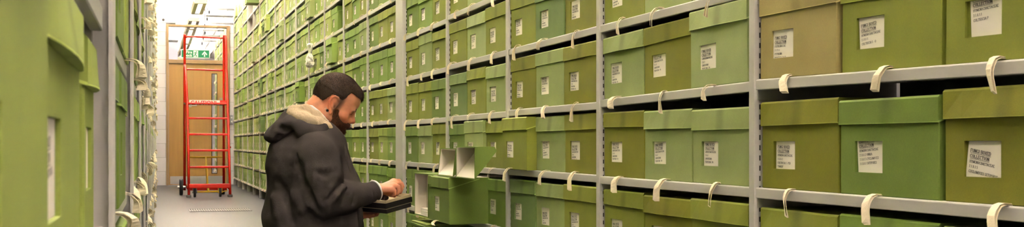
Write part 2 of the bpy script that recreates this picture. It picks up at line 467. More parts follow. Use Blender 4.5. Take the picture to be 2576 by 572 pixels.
# ------------------------------------------------------------------ racks
def shelf_mesh(L, side=1):
    mb = MB()
    prof = [(0,-.003),(.0009,-.0009),(.003,0),(.36,0),(.36,-.003),(.0025,-.003),(.0025,-.021),(.012,-.021),(.012,-.0235),(.0012,-.0235),(0,-.022)]
    mb.prism(prof, 1, 0, L)                                # prism on axis 1: poly gives (x, z)
    for y0 in (0, L-.004): mb.prism([(.003,-.003),(.10,-.003),(.10,-.012),(.05,-.045),(.003,-.045)], 1, y0, y0+.004)
    return mb.data('shelf', [M_STEEL])
SHELF_N, SHELF_F = shelf_mesh(.905), shelf_mesh(.908)
def upright_mesh(w, top, slots):
    mb = MB()
    mb.cbox((-.004,0,0), (.034,w,top), .0025)
    mb.box((.034,.006,0), (.37,w-.006,top))
    if slots:
        z = .03
        while z < top-.02:
            for x in (.0085, .022):
                mb.add([(x,-.0004,z),(x+.0032,-.0004,z),(x+.0032,-.0004,z+.0115),(x,-.0004,z+.0115)], [(0,1,2,3)], 1)
            z += .0228
    return mb.data('upright', [M_STEEL, M_SLOT])
RACK_H = HC + 2.2
UP_S = upright_mesh(.025, RACK_H, True)
UP_P = upright_mesh(.025, RACK_H, False)
def wide_mesh():
    mb = MB(); w = WIDE[1]-WIDE[0]
    mb.cbox((-.012,.0,0), (.034,w,RACK_H), .006)
    mb.box((.034,.006,0), (.37,w-.006,RACK_H))
    z = .03
    while z < RACK_H-.02:
        for x in (.0085, .022): mb.add([(x,-.0004,z),(x+.0032,-.0004,z),(x+.0032,-.0004,z+.0115),(x,-.0004,z+.0115)], [(0,1,2,3)], 1)
        z += .0228
    return mb.data('wide_upright', [M_STEEL, M_SLOT])
def back_mesh(L):
    mb = MB(); mb.box((.372,0,.02), (.376,L,RACK_H)); return mb.data('back_panel', [M_STEELD])
BACK = back_mesh(.955)

for b, (yn, yf) in enumerate(BAYS):
    root = thing('shelving_bay', (B, yn, 0), 'light grey steel shelving bay, ' + bay_words(b), 'shelving', 'right hand shelving bays')
    for r in ROWS:
        z = rail_z(b, r)
        if z > RACK_H-.05: continue
        o = link('shelf', SHELF_N if b <= 4 else SHELF_F, root); o.location = (0, 0, z); o.scale.y = (yf-yn)/(.905 if b <= 4 else .908); o.rotation_euler.x = math.atan(TILT.get((b,r),0))
    if b == 4:
        o = link('wide_upright', wide_mesh(), root); o.location = (0, WIDE[0]-yn, 0); tag(o, 'wide smooth grey double post')
    else:
        o = link('upright', UP_S if b < 9 else UP_P, root); o.location = (0, yf-yn, 0)
    if b == 0:
        o = link('upright', UP_S, root); o.location = (0, -.025, 0)
    if b == 5: pass
    o = link('back_panel', BACK, root); o.location = (0, -.012, 0)

# ------------------------------------------------------------------ fill the right racks
MAN = [(640,572),(655,470),(668,350),(690,300),(725,262),(785,262),(790,215),(850,183),(900,205),(914,245),(892,300),(868,350),(900,460),(1000,448),(1037,495),(965,540),(905,560),(905,572)]
def inside(px, py, poly):
    c = False
    for i in range(len(poly)):
        (x1,y1),(x2,y2) = poly[i-1], poly[i]
        if (y1 > py) != (y2 > py) and px < (x2-x1)*(py-y1)/(y2-y1)+x1: c = not c
    return c

NEAR = {   # (bay, row): tones from the far (left) to the near (right) end
 (0,1):('tan olive','olive green','olive green'), (0,0):('olive','moss','olive'), (0,-1):('olive green','mid green','sage'),
 (1,2):('olive green','sage','sage'), (1,1):('sage','olive','pale sage'), (1,0):('olive','sage','sage'), (1,-1):('olive green','olive','olive green'),
 (2,3):('olive','olive green','mid green'), (2,2):('olive green','blue green','olive'), (2,1):('olive','sage','olive'), (2,0):('olive green','sage','olive'), (2,-1):('blue green','sage','olive green'),
 (3,3):('olive green','sage','moss'), (3,2):('olive green','pale sage','olive green'), (3,1):('blue green','olive green','sage'), (3,0):('moss','sage','olive green'),
 (4,4):('olive green','moss','sage'), (4,3):('moss','mid green','olive green'), (4,2):('olive green','sage','olive green'), (4,1):('olive green','olive green','moss'), (4,0):('moss','sage','olive green'), (4,-1):('moss','moss','mid green'),
}
TEXT = {
 (0,1,0):["FUNGI BOXED","COLLECTION","FISTULINACEAE","2.1.7.1.1","FISTULINA","HEPATICA CA-VI"],
 (0,1,1):["FUNGI BOXED","COLLECTION","HYMENOCHAETACEAE","2.1.8.1.1","COLTRICIA S - O"],
 (0,1,2):["FUNGI BOXED","COLLECTION","HYMENOCHAETACEAE","2.1.8.1.1","COLTRICIA P"],
 (0,0,0):["FUNGI BOXED","COLLECTION","HYMENOCHAETACEAE","2.1.8.1.2","COLTRICIA C - PSD","TOMENT"],
 (0,0,1):["FUNGI BOXED","COLLECTION","HYMENOCHAETACEAE","2.1.8.1.2 ONNIA","2.1.8.1.5 CYCLOMYCES","2.1.8.8.1 SUTIPORES"],
 (0,0,2):["FUNGI BOXED","COLLECTION","HYMENOCHAETACEAE","2.1.8.1.5","CYCLOMYCES SETIPORUS"],
}
CARDSET = {(0,1,0):(-.01,.010,0),(0,1,1):(.075,.007,.004),(0,1,2):(.06,-.010,.010),(0,0,0):(-.015,.006,.005),(0,0,1):(.075,-.008,.004),(0,0,2):(-.14,.014,.003),
           (1,1,0):(.02,.007,0),(1,1,1):(.03,-.008,0),(1,1,2):(.02,.008,0)}
PULL = {(2,0,0):.036,(3,0,1):.012,(1,1,2):.006,(7,4,0):.004,(14,8,2):.16}
MISSING = {(3,-1,0),(3,-1,1),(7,4,2),(14,7,0),(15,7,0),(15,7,1),(15,7,2),(15,8,0),(15,8,1),(15,8,2),(14,8,0),(14,8,1),(14,8,1)}
far_tones = ['lime','light green','lime','mid green','pale sage','light green','sage','lime','pale lime','blue green','pale lime']
cands = []
rng = random.Random(21)
for b, (yn, yf) in enumerate(BAYS):
    for r in ROWS:
        zr = rail_z(b, r)
        if zr > RACK_H-.1: continue
        Wd = (yf-yn-.022)/3
        for i in range(3):                                 # 0 = far end (left in the photo)
            if b <= 6:
                tone = NEAR[(b,r)][i] if (b,r) in NEAR else rng.choice(['mid green','mid green','olive green','moss','lime','sage'])
            else: tone = rng.choice(far_tones) if rng.random() > .015 else 'dull pink'
            wj = Wd - .002 - rng.choice([0,.002,.004,.006,.012])*rng.random()
            if b == 0: wj = Wd - .010 - .004*rng.random()
            s = mkspec(rng, tone, wj)
            if b >= 2: s['tabw'] = rng.uniform(.008,.011)
            if b >= 5: s['drop'] = rng.uniform(.016,.032); s['out'] = rng.uniform(.018,.028)
            if b >= 7: s['drop'] = rng.uniform(.010,.022); s['lift'] = rng.uniform(.006,.011)
            if (b,r,i) in TEXT: s['lines'] = TEXT[(b,r,i)]
            elif b <= 2: s['lines'] = HEAD+FAMS[0]
            if (b,r,i) in CARDSET: s['ang'], s['top'], s['dx'] = CARDSET[(b,r,i)]
            if b > 6 and rng.random() < .06: s['pull'] = rng.uniform(.015,.05)
            if (b,r,i) in PULL: s['pull'] = PULL[(b,r,i)]
            if (b,r,i) in MISSING: continue
            Y = yf - .011 - i*Wd - rng.uniform(0, .002)    # far end of the box; local x runs towards the camera
            X = B + .009 - s['pull']
            q = []
            for u in (.02,.25,.5,.75,.98):
                for v in (.03,.3,.6,.97):
                    q.append(proj((X, Y-u*s['W'], zr+v*s['H'])))
            vis = sum(1 for (px,py,Z) in q if 0 < px < IW and 0 < py < IH and not inside(px,py,MAN))
            area = s['W']*s['H']*(X*CT/q[0][2])/q[0][2]**2*vis/20 if vis else 0
            tl = TILT.get((b,r),0.)
            cands.append(dict(side='R', b=b, r=r, i=i, s=s, X=X, Y=Y, z=zr+tl*(Y-yn), area=area, tilt=tl))

# left racks: the face runs a hair off parallel to the right ones
LD = Vector((math.sin(LANG), math.cos(LANG), 0)); LN = Vector((math.cos(LANG), -math.sin(LANG), 0))   # along, towards the aisle
LO = Vector((-.045, 0, 0))
def lpos(t, out, z): return LO + LD*t + LN*out + Vector((0,0,z))
LPOST = [1.28 + .93*k for k in range(0, 20)]
def lrail_z(r): return HC - .088 + .229*r
LROWS = range(-2, 9)
lrng = random.Random(5)
for b in range(0, 19):
    t0 = .35 if b == 0 else LPOST[b-1]+.03
    t1 = LPOST[b]
    for r in LROWS:
        if b == 0 and r != 0: continue
        if b == 0: spans = [(.30,.615,.205,.012),(.622,.93,.188,.007),(1.112,1.265,.188,.0)]
        else:
            Wd = (t1-t0-.02)/3; spans = [(t0+.01+i*Wd, t0+.01+(i+1)*Wd-.004, None, None) for i in range(3)]
        for i, (a, c, Hh, pl) in enumerate(spans):
            tone = 'lime' if b == 0 else lrng.choice(['lime','mid green','lime','olive green','moss','blue green'])
            s = mkspec(lrng, tone, c-a, Hh)
            if b == 0:
                s['zl'] = s['H']-.048; s['bow'] = .006; s['skew'] = 0; s['pull'] = pl; s['tabs'] = False
                if i == 0: s['zl'] = .168
                if i == 1: s['zl'] = .142
            else:
                s['pull'] = lrng.uniform(.004,.012)
                if lrng.random() < .2: s['pull'] = lrng.uniform(.01,.016)
            s['out'] = lrng.uniform(.008,.030) if b > 1 else .026; s['drop'] = lrng.uniform(.018,.038); s['drift'] = lrng.uniform(-.03,.03); s['lift'] = lrng.uniform(-.001,.004); s['tabs'] = lrng.random() > .34; s['tabw'] = lrng.uniform(.015,.027); s['twist'] = lrng.choice([-1,1])*lrng.uniform(.5,1.7)
            P = lpos(a, -.020+s['pull'], lrail_z(r))
            pj = proj(lpos((a+c)/2, -.02, lrail_z(r)+.09))
            vis = 1 if (-150 < pj[0] < IW and -90 < pj[1] < IH+90) else 0
            area = (s['W']*s['H']*.05/pj[2]**3)*vis
            cands.append(dict(side='L', b=b, r=r, i=i, s=s, X=P.x, Y=P.y, z=P.z, area=area))

order = sorted([c for c in cands if c['area'] > 0], key=lambda c: -c['area'])
keep = set(id(c) for c in order[:296])
stuff = MB()
LR = {0:'eye level shelf', 1:'shelf just above eye level', -1:'shelf just below eye level', -2:'lowest shelf', 2:'second shelf above eye level', 3:'third shelf above eye level', 4:'fourth shelf above eye level', 5:'fifth shelf above eye level'}
for c in cands:
    s = c['s']
    if id(c) in keep:
        if c['side'] == 'R':
            pos = ('left','middle','right')[c['i']]
            lab = f"{s['tone']} box, {pos}, {row_words(c['r'])}, {bay_words(c['b'])}"
            make_box(s, 'R', c['X'], c['Y'], c['z'], lab, 'green boxes on the right hand racks', c['tilt'])
        else:
            if c['b'] == 0:
                lab = ('blurred lime green box filling the left edge of the photo', 'blurred lime green box with pale label slot, before the first grey post',
                       'blurred lime green box touching the first grey post on the left')[c['i']]
            else:
                lab = f"{s['tone']} box on left rack, {('nearest','middle','farthest')[c['i']]} of three, {LR[c['r']]}, {ORD[c['b']]} bay"
            make_box(s, 'L', c['X'], c['Y'], c['z'], lab, 'green boxes on the left hand racks')
    else:
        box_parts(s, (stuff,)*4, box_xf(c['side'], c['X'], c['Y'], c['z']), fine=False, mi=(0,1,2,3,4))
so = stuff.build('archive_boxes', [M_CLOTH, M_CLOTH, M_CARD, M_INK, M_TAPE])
tag(so, 'distant small green boxes with white labels at the far ends of both racks', 'boxes', kind='stuff')

# left hand racks
def lbay(b):
    t0 = .30 if b == 0 else LPOST[b-1]+.025
    t1 = LPOST[b]
    P = lpos(t0, -.012, 0)
    root = thing('shelving_bay', P, f'grey steel shelving bay on the left, {ORD[b+1]} from the camera', 'shelving', 'left hand shelving bays', rz=-LANG)
    L = t1-t0
    for r in LROWS:
        z = lrail_z(r)
        mb = MB()
        prof = [(0,0),(-.36,0),(-.36,-.003),(-.0025,-.003),(-.0025,-.021),(-.012,-.021),(-.012,-.0235),(-.0012,-.0235),(0,-.022)]
        if b == 0 or (b == 1 and r == ROWS[0]) or r == LROWS[0]: pass
        key = 'first' if b == 0 else 'rest'
        if key not in LSH:
            mb.prism(prof, 1, 0, L); LSH[key] = mb.data('shelf', [M_STEEL])
        o = link('shelf', LSH[key], root); o.location = (0,0,z)
    if 'up' not in LSH:
        mb = MB(); mb.prism([(-.03,0),(-.011,0),(-.011,.021),(.006,.021),(.006,0),(.010,0),(.012,.002),(.012,.025),(-.03,.025)], 2, 0, RACK_H); mb.box((-.37,.006,0),(-.03,.019,RACK_H)); LSH['up'] = mb.data('upright', [M_STEEL])
    o = link('upright', LSH['up'], root); o.location = (0, L, 0)
    mb = MB(); mb.box((-.376,-.012,.02),(-.372,L+.012,RACK_H)); mb.build('back_panel', [M_STEELD], root)
LSH = {}
for b in range(0, 19): lbay(b)
#PART2

# ------------------------------------------------------------------ the boxes taken out by the man
tOL = TL['olive green']
SH = rail_z(3, -1)                                          # shelf they stand on
Ybig0 = 4.447
XF = 1.131
s = mkspec(random.Random(3), 'moss', .30, .186); s.update(lines=HEAD+FAMS[1], ang=.02, dx=0, bow=.001, skew=0, zl=.140, tabs=True, tab=.12, out=.03, drop=.012, drift=.03, D=.36)
big = make_box(s, 'R', XF, Ybig0+.302, SH+.001, 'large green box pulled out from the shelf with two white-lined lids on top', 'box')
mb = MB(); mb.box((.006,.006,.186),(.292,.30,.1872)); tag(mb.build('top_lining',[M_LINER],big),'cream lining on top')
s2 = mkspec(random.Random(4), 'moss', .066, .188); s2.update(zl=.150, bow=.0, tabs=False, lines=[], D=.30, skew=.004)
def narrow():
    xf = box_xf('R', XF+.003, Ybig0+.302+.067, SH+.001)
    root = thing('archive_box', (0,0,0), 'narrow green box squeezed between the pulled-out box and the open one', 'box', 'boxes pulled out by the person'); root.matrix_world = xf
    t = TL['moss']
    mb = MB(); mb.cbox((0,0,0),(s2['W'],.30,.186),.0018,0,t); mb.build('box_body',[M_CLOTH],root)
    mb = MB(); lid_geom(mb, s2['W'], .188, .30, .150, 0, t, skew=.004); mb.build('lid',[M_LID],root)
narrow()
big['group'] = 'boxes pulled out by the person'

def open_box():
    Wd, H, D, th = .265, .188, .28, .004
    xf = box_xf('R', XF+.001, Ybig0+.302+.068+.002+Wd, SH+.004)
    root = thing('archive_box', (0,0,0), 'open white-lined box standing on its side, holding a stack of white packets', 'box', 'boxes pulled out by the person'); root.matrix_world = xf
    t = TL['moss']
    mb = MB()
    for lo, hi in (((0,0,0),(Wd,D,th)), ((0,0,H-th),(Wd,D,H)), ((0,0,th),(th,D,H-th)), ((Wd-th,0,th),(Wd,D,H-th)), ((th,D-th,th),(Wd-th,D,H-th))):
        mb.box(lo, hi, 0, t)
    mb.build('box_body', [M_CLOTH], root)
    mb = MB(); e = th+.0005; q = .0015
    for lo, hi in (((e,.001,e),(Wd-e,D-e,e+q)), ((e,.001,H-e-q),(Wd-e,D-e,H-e)), ((e,.001,e+q),(e+q,D-e,H-e-q)), ((Wd-e-q,.001,e+q),(Wd-e,D-e,H-e-q)), ((e+q,D-e-q-.22,e+q),(Wd-e-q,D-e-.22,H-e-q))):
        mb.box(lo, hi)
    tag(mb.build('box_lining', [M_LINER], root), 'plain white inside lining')
    return xf
oxf = open_box()
for i in range(3):
    mb = MB(); mb.cbox((.11,.004,0),(.255,.045,.0085),.001, xf=oxf @ Matrix.Translation((-.003*i, .001*i, .0075+.0095*i)))
    o = mb.build('paper_packet', [M_CARD])
    tag(o, ('white packet at the bottom of the stack in the open box','white packet in the middle of the stack in the open box','white packet on top of the stack in the open box')[i], 'packet', 'white packets in the open box')

# pulled out box on the shelf below, its big white card towards the aisle, two thin folders lying on it
def lower_box():
    z = rail_z(4, -2) ; Wd = .29
    s = mkspec(random.Random(9), 'moss', Wd, .187)
    y1 = on_x(1036, XF-.01)
    root = thing('archive_box', (0,0,0), 'green box with a large white card front, below the open white-lined box', 'box', 'boxes pulled out by the person')
    root.matrix_world = box_xf('R', XF-.012, y1, z)
    t = TL['moss']
    m2 = MB(); body_geom(m2, Wd, .187, .33, (.02,.255,.02,.178), t); m2.build('box_body',[M_CLOTH],root)
    m2 = MB(); m2.cbox((.021,.0035,.021),(.254,.005,.177),.0005)
    pts = [(.10,.152),(.125,.150),(.135,.158),(.15,.151),(.175,.149),(.19,.144)]
    for (ax,az),(bx,bz) in zip(pts, pts[1:]): m2.add([(ax,.0032,az),(bx,.0032,bz),(bx,.0032,bz+.002),(ax,.0032,az+.002)],[(0,1,2,3)],1)
    tag(m2.build('label_card',[M_CARD, M_INK],root), 'large white card with a pencil scribble')
    return y1, z+.187, Wd
y1, ztop, wl = lower_box()
for i in range(2):
    mb = MB(); mb.cbox((0,0,0),(wl-.004*i,.32,.0085),.002, tone=TL['lime' if i else 'moss'], xf=box_xf('R', XF-.016+.004*i, y1-.001*i, ztop+.0005+.0092*i))
    tag(mb.build('green_folder',[M_CLOTH]), ('thin green folder lying on the box with the white card front','thin lime green folder topmost under the open white-lined box')[i], 'folder', 'thin green folders')

# two wedge-shaped lids, stood up on the big box with their openings to the aisle
def wedge_lid(x0, x1, X, z, label, tilt, dep, h=.118):
    y1, y0 = on_x(x0, X), on_x(x1, X); Wd = y1-y0
    xf = box_xf('R', X, y1, z) @ Matrix.Translation((Wd/2,0,0)) @ Matrix.Rotation(tilt, 4, 'X') @ Matrix.Translation((-Wd/2,0,0))
    root = thing('box_lid', (0,0,0), label, 'lid', 'lids standing on the pulled-out box'); root.matrix_world = xf
    t = TL['moss']; th = .0035
    tri = [(0,0),(dep,h*.86),(dep*.9,h),(0,h)]
    mb = MB()
    for a, b in ((0,th),(Wd-th,Wd)): mb.prism(tri, 0, a, b, 0, t)
    mb.prism([(0,h-th),(0,h),(dep*.9,h),(dep*.9,h-th)], 0, th, Wd-th, 0, t)
    mb.prism([(0,0),(dep,h*.86),(dep-th,h*.86),(0,th)], 0, th, Wd-th, 0, t)
    mb.prism([(dep,h*.86),(dep*.9,h),(dep*.9-th,h-th),(dep-th,h*.86)], 0, th, Wd-th, 0, t)
    mb.build('lid_shell', [M_CLOTH], root)
    mb = MB(); q = .0012
    tri2 = [(.0015,th+.002),(dep-th-.003,h*.84),(dep*.87-th,h-th-.001),(.0015,h-th-.001)]
    for a, b in ((th+.0003,th+q),(Wd-th-q,Wd-th-.0003)): mb.prism(tri2, 0, a, b)
    mb.prism([(.001,h-th-q),(.001,h-th-.0002),(dep*.87,h-th-.0002),(dep*.87,h-th-q)], 0, th+q, Wd-th-q)
    mb.prism([(.001,th+.0006),(dep-th-.002,h*.85),(dep-th-.003,h*.85),(.001,th+.0022)], 0, th+q, Wd-th-q)
    tag(mb.build('lid_lining', [M_LINER], root), 'plain white inside lining')
ztb = SH+.1890
wedge_lid(1147, 1194, XF+.006, ztb+.001, 'box lid with white lining standing on the pulled-out box, upright right-hand one', 0, .085, .122)
wedge_lid(1101, 1139, XF+.004, ztb+.001, 'box lid with white lining leaning on the pulled-out box, left of the upright lid', math.radians(-6), .075, .115)

# ------------------------------------------------------------------ things on the racks
def plastic_bag():
    b = next(i for i, (a, c) in enumerate(BAYS) if a < 9.55 < c)
    mb = MB()
    zt, zb = z_at(110, B-.02, 9.55), z_at(171, B-.02, 9.55)
    n, m = 28, 30; vs = []; fs = []
    prof = [(0,.0,.032),(.08,.0,.040),(.2,.006,.028),(.32,.012,.020),(.42,.0,.024),(.52,-.01,.038),(.66,-.014,.052),(.8,-.012,.056),(.92,-.004,.046),(1,.0,.02)]
    for i in range(m+1):
        t = i/m
        for k in range(len(prof)-1):
            if prof[k][0] <= t <= prof[k+1][0]:
                u = (t-prof[k][0])/(prof[k+1][0]-prof[k][0]); off = prof[k][1]*(1-u)+prof[k+1][1]*u; r = prof[k][2]*(1-u)+prof[k+1][2]*u
        z = zt + (zb-zt)*t
        for j in range(n):
            a = 2*math.pi*j/n
            q = mnoise.noise(Vector((math.cos(a)*1.6, math.sin(a)*1.6, t*5)))*.35 + mnoise.noise(Vector((math.cos(a)*4, math.sin(a)*4, t*13)))*.22
            rr = r*(1+q)
            vs.append((B-.035+math.cos(a)*rr*.62, 9.55-off*2+math.sin(a)*rr*1.9, z))
    for i in range(m):
        for j in range(n): fs.append((i*n+j, i*n+(j+1)%n, (i+1)*n+(j+1)%n, (i+1)*n+j))
    fs.append(list(range(n))); fs.append([m*n+j for j in range(n)])
    mb.add(vs, fs)
    o = mb.build('plastic_bag', [mat('white_plastic', (226,222,216), .28, var=.08, scale=25, spec=.6)], smooth=False)
    tag(o, 'crumpled white plastic bag hanging on the rack above the man', 'plastic bag')
plastic_bag()
mb = MB(); Yp = on_x(656, B-.012)
z0, z1 = z_at(88, B, Yp), z_at(57, B, Yp)
mb.prism([(Yp+.22,z0+.002),(Yp-.22,z0+.002),(Yp-.24,z1),(Yp-.12,z1-.01)], 0, B-.030, B-.0285)
tag(mb.build('paper_slip', [mat('yellow_paper', (226,210,130), .8)]), 'pale yellow paper slip leaning on boxes high on the far right rack', 'paper')

# ------------------------------------------------------------------ room
M_FLOOR = mat('grey_vinyl_floor', (64,63,69), .42, var=.05, scale=3, bump=.03, bscale=300)
M_CEIL = mat('white_ceiling', (228,226,220), .8, var=.03)
M_OAK = mat('oak_frame', (154,126,90), .45, var=.05, scale=4)
M_RED = mat('red_enamel', (206,30,14), .25, var=.03, spec=.6)
M_YEL = mat('yellow_enamel', (206,160,20), .35, var=.05)
M_RUB = mat('black_rubber', (34,32,34), .6)
M_CHROME = mat('brushed_metal', (180,178,174), .3, metal=.8)

def veneer():
    m, nt, b = newmat('golden_veneer'); N, L = nt.nodes, nt.links
    tc = N.new('ShaderNodeTexCoord'); mp = N.new('ShaderNodeMapping'); mp.inputs['Scale'].default_value = (14, 14, .8)
    nz = N.new('ShaderNodeTexNoise'); nz.inputs['Scale'].default_value = 1.5; nz.inputs['Detail'].default_value = 6
    rp = N.new('ShaderNodeValToRGB'); rp.color_ramp.elements[0].position = .3; rp.color_ramp.elements[1].position = .7
    rp.color_ramp.elements[0].color = (*lin((160,120,62)),1); rp.color_ramp.elements[1].color = (*lin((172,130,68)),1)
    L.new(tc.outputs['Object'], mp.inputs[0]); L.new(mp.outputs[0], nz.inputs['Vector']); L.new(nz.outputs['Fac'], rp.inputs[0]); L.new(rp.outputs[0], b.inputs['Base Color'])
    b.inputs['Roughness'].default_value = .4
    return m
M_VEN = veneer()
def blocks():
    m, nt, b = newmat('painted_block'); N, L = nt.nodes, nt.links
    tc = N.new('ShaderNodeTexCoord'); sp = N.new('ShaderNodeSeparateXYZ'); cb = N.new('ShaderNodeCombineXYZ')
    L.new(tc.outputs['Object'], sp.inputs[0]); L.new(sp.outputs['X'], cb.inputs['X']); L.new(sp.outputs['Z'], cb.inputs['Y'])
    br = N.new('ShaderNodeTexBrick'); br.inputs['Scale'].default_value = 1; br.inputs['Brick Width'].default_value = .45; br.inputs['Row Height'].default_value = .225
    br.inputs['Mortar Size'].default_value = .006; br.inputs['Color1'].default_value = (*lin((222,216,218)),1); br.inputs['Color2'].default_value = (*lin((216,210,212)),1); br.inputs['Mortar'].default_value = (*lin((196,190,190)),1)
    L.new(cb.outputs[0], br.inputs['Vector']); L.new(br.outputs['Color'], b.inputs['Base Color']); b.inputs['Roughness'].default_value = .6
    return m
M_BLOCK = blocks()
def glassmat():
    m, nt, b = newmat('clear_glass'); b.inputs['Transmission Weight'].default_value = 1; b.inputs['Roughness'].default_value = 0; b.inputs['IOR'].default_value = 1.1
    return m
M_GLASS = glassmat()

def struct(name, mb, mats): return tag(mb.build(name, mats), kind='structure')
CEIL = 3.25
mb = MB(); mb.box((-4,-6.5,-.1),(4,36,0)); struct('floor', mb, [M_FLOOR])
mb = MB(); mb.box((-4,-6.5,CEIL),(4,36,CEIL+.1))
for i in range(34):                                          # ribs of the ceiling deck
    mb.prism([(-4+i*.24,CEIL+.001),(-3.95+i*.24,CEIL-.03),(-3.90+i*.24,CEIL-.03),(-3.85+i*.24,CEIL+.001)], 1, 5, 36)
struct('ceiling', mb, [M_CEIL])
mb = MB(); mb.box((-4,36,0),(4,36.1,CEIL)); struct('wall_far', mb, [M_BLOCK])
mb = MB(); mb.box((4,-6.5,0),(4.1,36,CEIL)); struct('wall_right', mb, [M_BLOCK])
mb = MB(); mb.box((-4.1,-6.5,0),(-4,36,CEIL)); struct('wall_left', mb, [M_BLOCK])
mb = MB(); mb.box((-4,-6.6,0),(4,-6.5,CEIL)); struct('wall_back', mb, [M_BLOCK])
xj0, xj1 = on_y(418, YW), on_y(578, YW)
ZT = z_at(59, .5, YW)
mb = MB(); mb.box((-4,YW,0),(xj0,YW+.12,ZT)); mb.box((xj1,YW,0),(4,YW+.12,ZT)); struct('wall_end', mb, [M_BLOCK])
# door frame with transom light
zf = z_at(62, .5, YW); zt0, zt1 = z_at(160, .5, YW), z_at(150.5, .5, YW)
jl, jr = on_y(424.3, YW), on_y(570, YW)
mb = MB()
fy = YW-.02
mb.cbox((xj0,fy,0),(jl,YW+.12,zf),.004); mb.cbox((jr,fy,0),(xj1,YW+.12,zf),.004)
mb.cbox((jl,fy,zf-.035),(jr,YW+.12,zf),.004); mb.cbox((jl,fy,zt0),(jr,YW+.12,zt1),.004)
struct('door_frame', mb, [M_OAK])
mb = MB(); mb.box((jl,YW+.05,zt1),(jr,YW+.056,zf-.035)); struct('window_1', mb, [M_GLASS])
# leaf
dy = YW+.012
vx0, vx1 = on_y(532, dy), on_y(546.5, dy); vz0, vz1 = z_at(438, .6, dy), z_at(184, .6, dy)
mb = MB()
a, bb, zz = jl+.003, jr-.003, zt0-.003
mb.box((a,dy,.006),(vx0,dy+.044,zz)); mb.box((vx1,dy,.006),(bb,dy+.044,zz)); mb.box((vx0,dy,.006),(vx1,dy+.044,vz0)); mb.box((vx0,dy,vz1),(vx1,dy+.044,zz))
door = struct('door_1', mb, [M_VEN])
mb = MB(); mb.box((vx0,dy-.004,vz0),(vx0+.012,dy+.046,vz1)); mb.box((vx1-.006,dy-.004,vz0),(vx1,dy+.046,vz1)); mb.box((vx0,dy-.004,vz0),(vx1,dy+.046,vz0+.01)); mb.box((vx0,dy-.004,vz1-.01),(vx1,dy+.046,vz1))
mb.build('pane_frame', [M_BLACK], door)
mb = MB(); mb.box((vx0+.012,dy+.018,vz0+.01),(vx1-.006,dy+.023,vz1-.01)); mb.build('vision_pane', [M_GLASS], door)
mb = MB(); mb.box((a+.02,dy-.003,.02),(bb-.03,dy,z_at(444,.5,dy))); mb.build('kick_plate', [M_CHROME], door)
mb = MB(); px = on_y(551.5,dy); mb.cbox((px,dy-.003,z_at(332,.6,dy)),(on_y(562,dy),dy,z_at(246,.6,dy)),.001); mb.build('push_plate', [mat('dull_plate',(150,140,116),.4,metal=.5)], door)
mb = MB(); hx = on_y(479, dy); hz = z_at(266, .5, dy)
mb.lathe([(.026,-.008),(.026,0)], axis=1, xf=Matrix.Translation((hx,dy,hz))); mb.tube([(hx,dy-.005,hz),(hx,dy-.05,hz),(hx+.02,dy-.055,hz),(hx+.10,dy-.055,hz)], .0095)
mb.build('door_handle', [M_CHROME], door)
# fire exit sign on the transom glass
def fontmesh(body, size, mname, m, loc, parent, name, bold=0):
    cu = bpy.data.curves.new(name, 'FONT'); cu.body = body; cu.size = size; cu.extrude = .0004; cu.offset = bold
    o = bpy.data.objects.new('tmp', cu); COL.objects.link(o)
    dg = bpy.context.evaluated_depsgraph_get()
    me = bpy.data.meshes.new_from_object(o.evaluated_get(dg)); bpy.data.objects.remove(o)
    me.transform(Matrix.Translation(loc) @ Matrix.Rotation(math.pi/2, 4, 'X')); me.materials.clear(); me.materials.append(m)
    return link(name, me, parent)
M_SIGN = mat('sign_green', (10,128,84), .4, var=.0); M_WHITE = mat('sign_white', (238,240,236), .5, var=0)
def exit_sign():
    y = YW+.035
    x0, x1 = on_y(455, y), on_y(528, y); z0, z1 = z_at(146.5,.6,y), z_at(124.5,.6,y)
    root = thing('exit_sign', (x0, y, z0), 'green and white fire exit sign with running figure and upward arrow', 'sign')
    Wd, H = x1-x0, z1-z0
    mb = MB(); mb.box((0,0,0),(Wd,.004,H)); mb.build('sign_board', [M_WHITE], root)
    mb = MB(); e = .012; mb.box((e,-.0015,e),(Wd-e,.0,H-e)); mb.build('green_panel', [M_SIGN], root)
    mb = MB(); yy = -.003
    def P(pts): mb.prism(pts, 1, yy, -.0016)
    ax = Wd-.085; c = H/2                                   # arrow
    P([(ax-.008,.026),(ax+.010,.026),(ax+.010,c),(ax-.008,c)])
    P([(ax-.042,c-.004),(ax-.03,c-.018),(ax+.001,c+.014),(ax+.032,c-.018),(ax+.044,c-.004),(ax+.001,H-.022)])
    dx = Wd-.225                                            # door opening
    P([(dx-.035,.018),(dx+.04,.018),(dx+.04,H-.018),(dx-.035,H-.018)])
    mb.build('white_symbols', [M_WHITE], root)
    mb = MB(); yy = -.0042
    def bar(x0,z0,x1,z1,t):
        L = math.hypot(x1-x0,z1-z0); nx, nz = -(z1-z0)/L*t, (x1-x0)/L*t
        P([(dx+x0-nx,z0-nz),(dx+x1-nx,z1-nz),(dx+x1+nx,z1+nz),(dx+x0+nx,z0+nz)])
    P([(dx+.012+.009*math.cos(t*math.pi/4), H-.032+.009*math.sin(t*math.pi/4)) for t in range(8)])
    bar(.006,H-.045,-.006,.060,.008); bar(-.006,.060,.014,.044,.006); bar(.014,.044,.010,.022,.005); bar(-.006,.060,-.018,.040,.006); bar(-.018,.040,-.036,.036,.005)
    bar(.006,H-.048,.026,H-.062,.0045); bar(.004,H-.048,-.018,H-.052,.0045); bar(-.018,H-.052,-.026,H-.066,.0045)
    mb.build('running_figure', [M_SIGN], root)
    fontmesh('Fire', .062, '', M_WHITE, (Wd-.375, -.002, H*.54), root, 'lettering', .001)
    fontmesh('exit', .062, '', M_WHITE, (Wd-.375, -.002, H*.18), root, 'lettering', .001)
exit_sign()
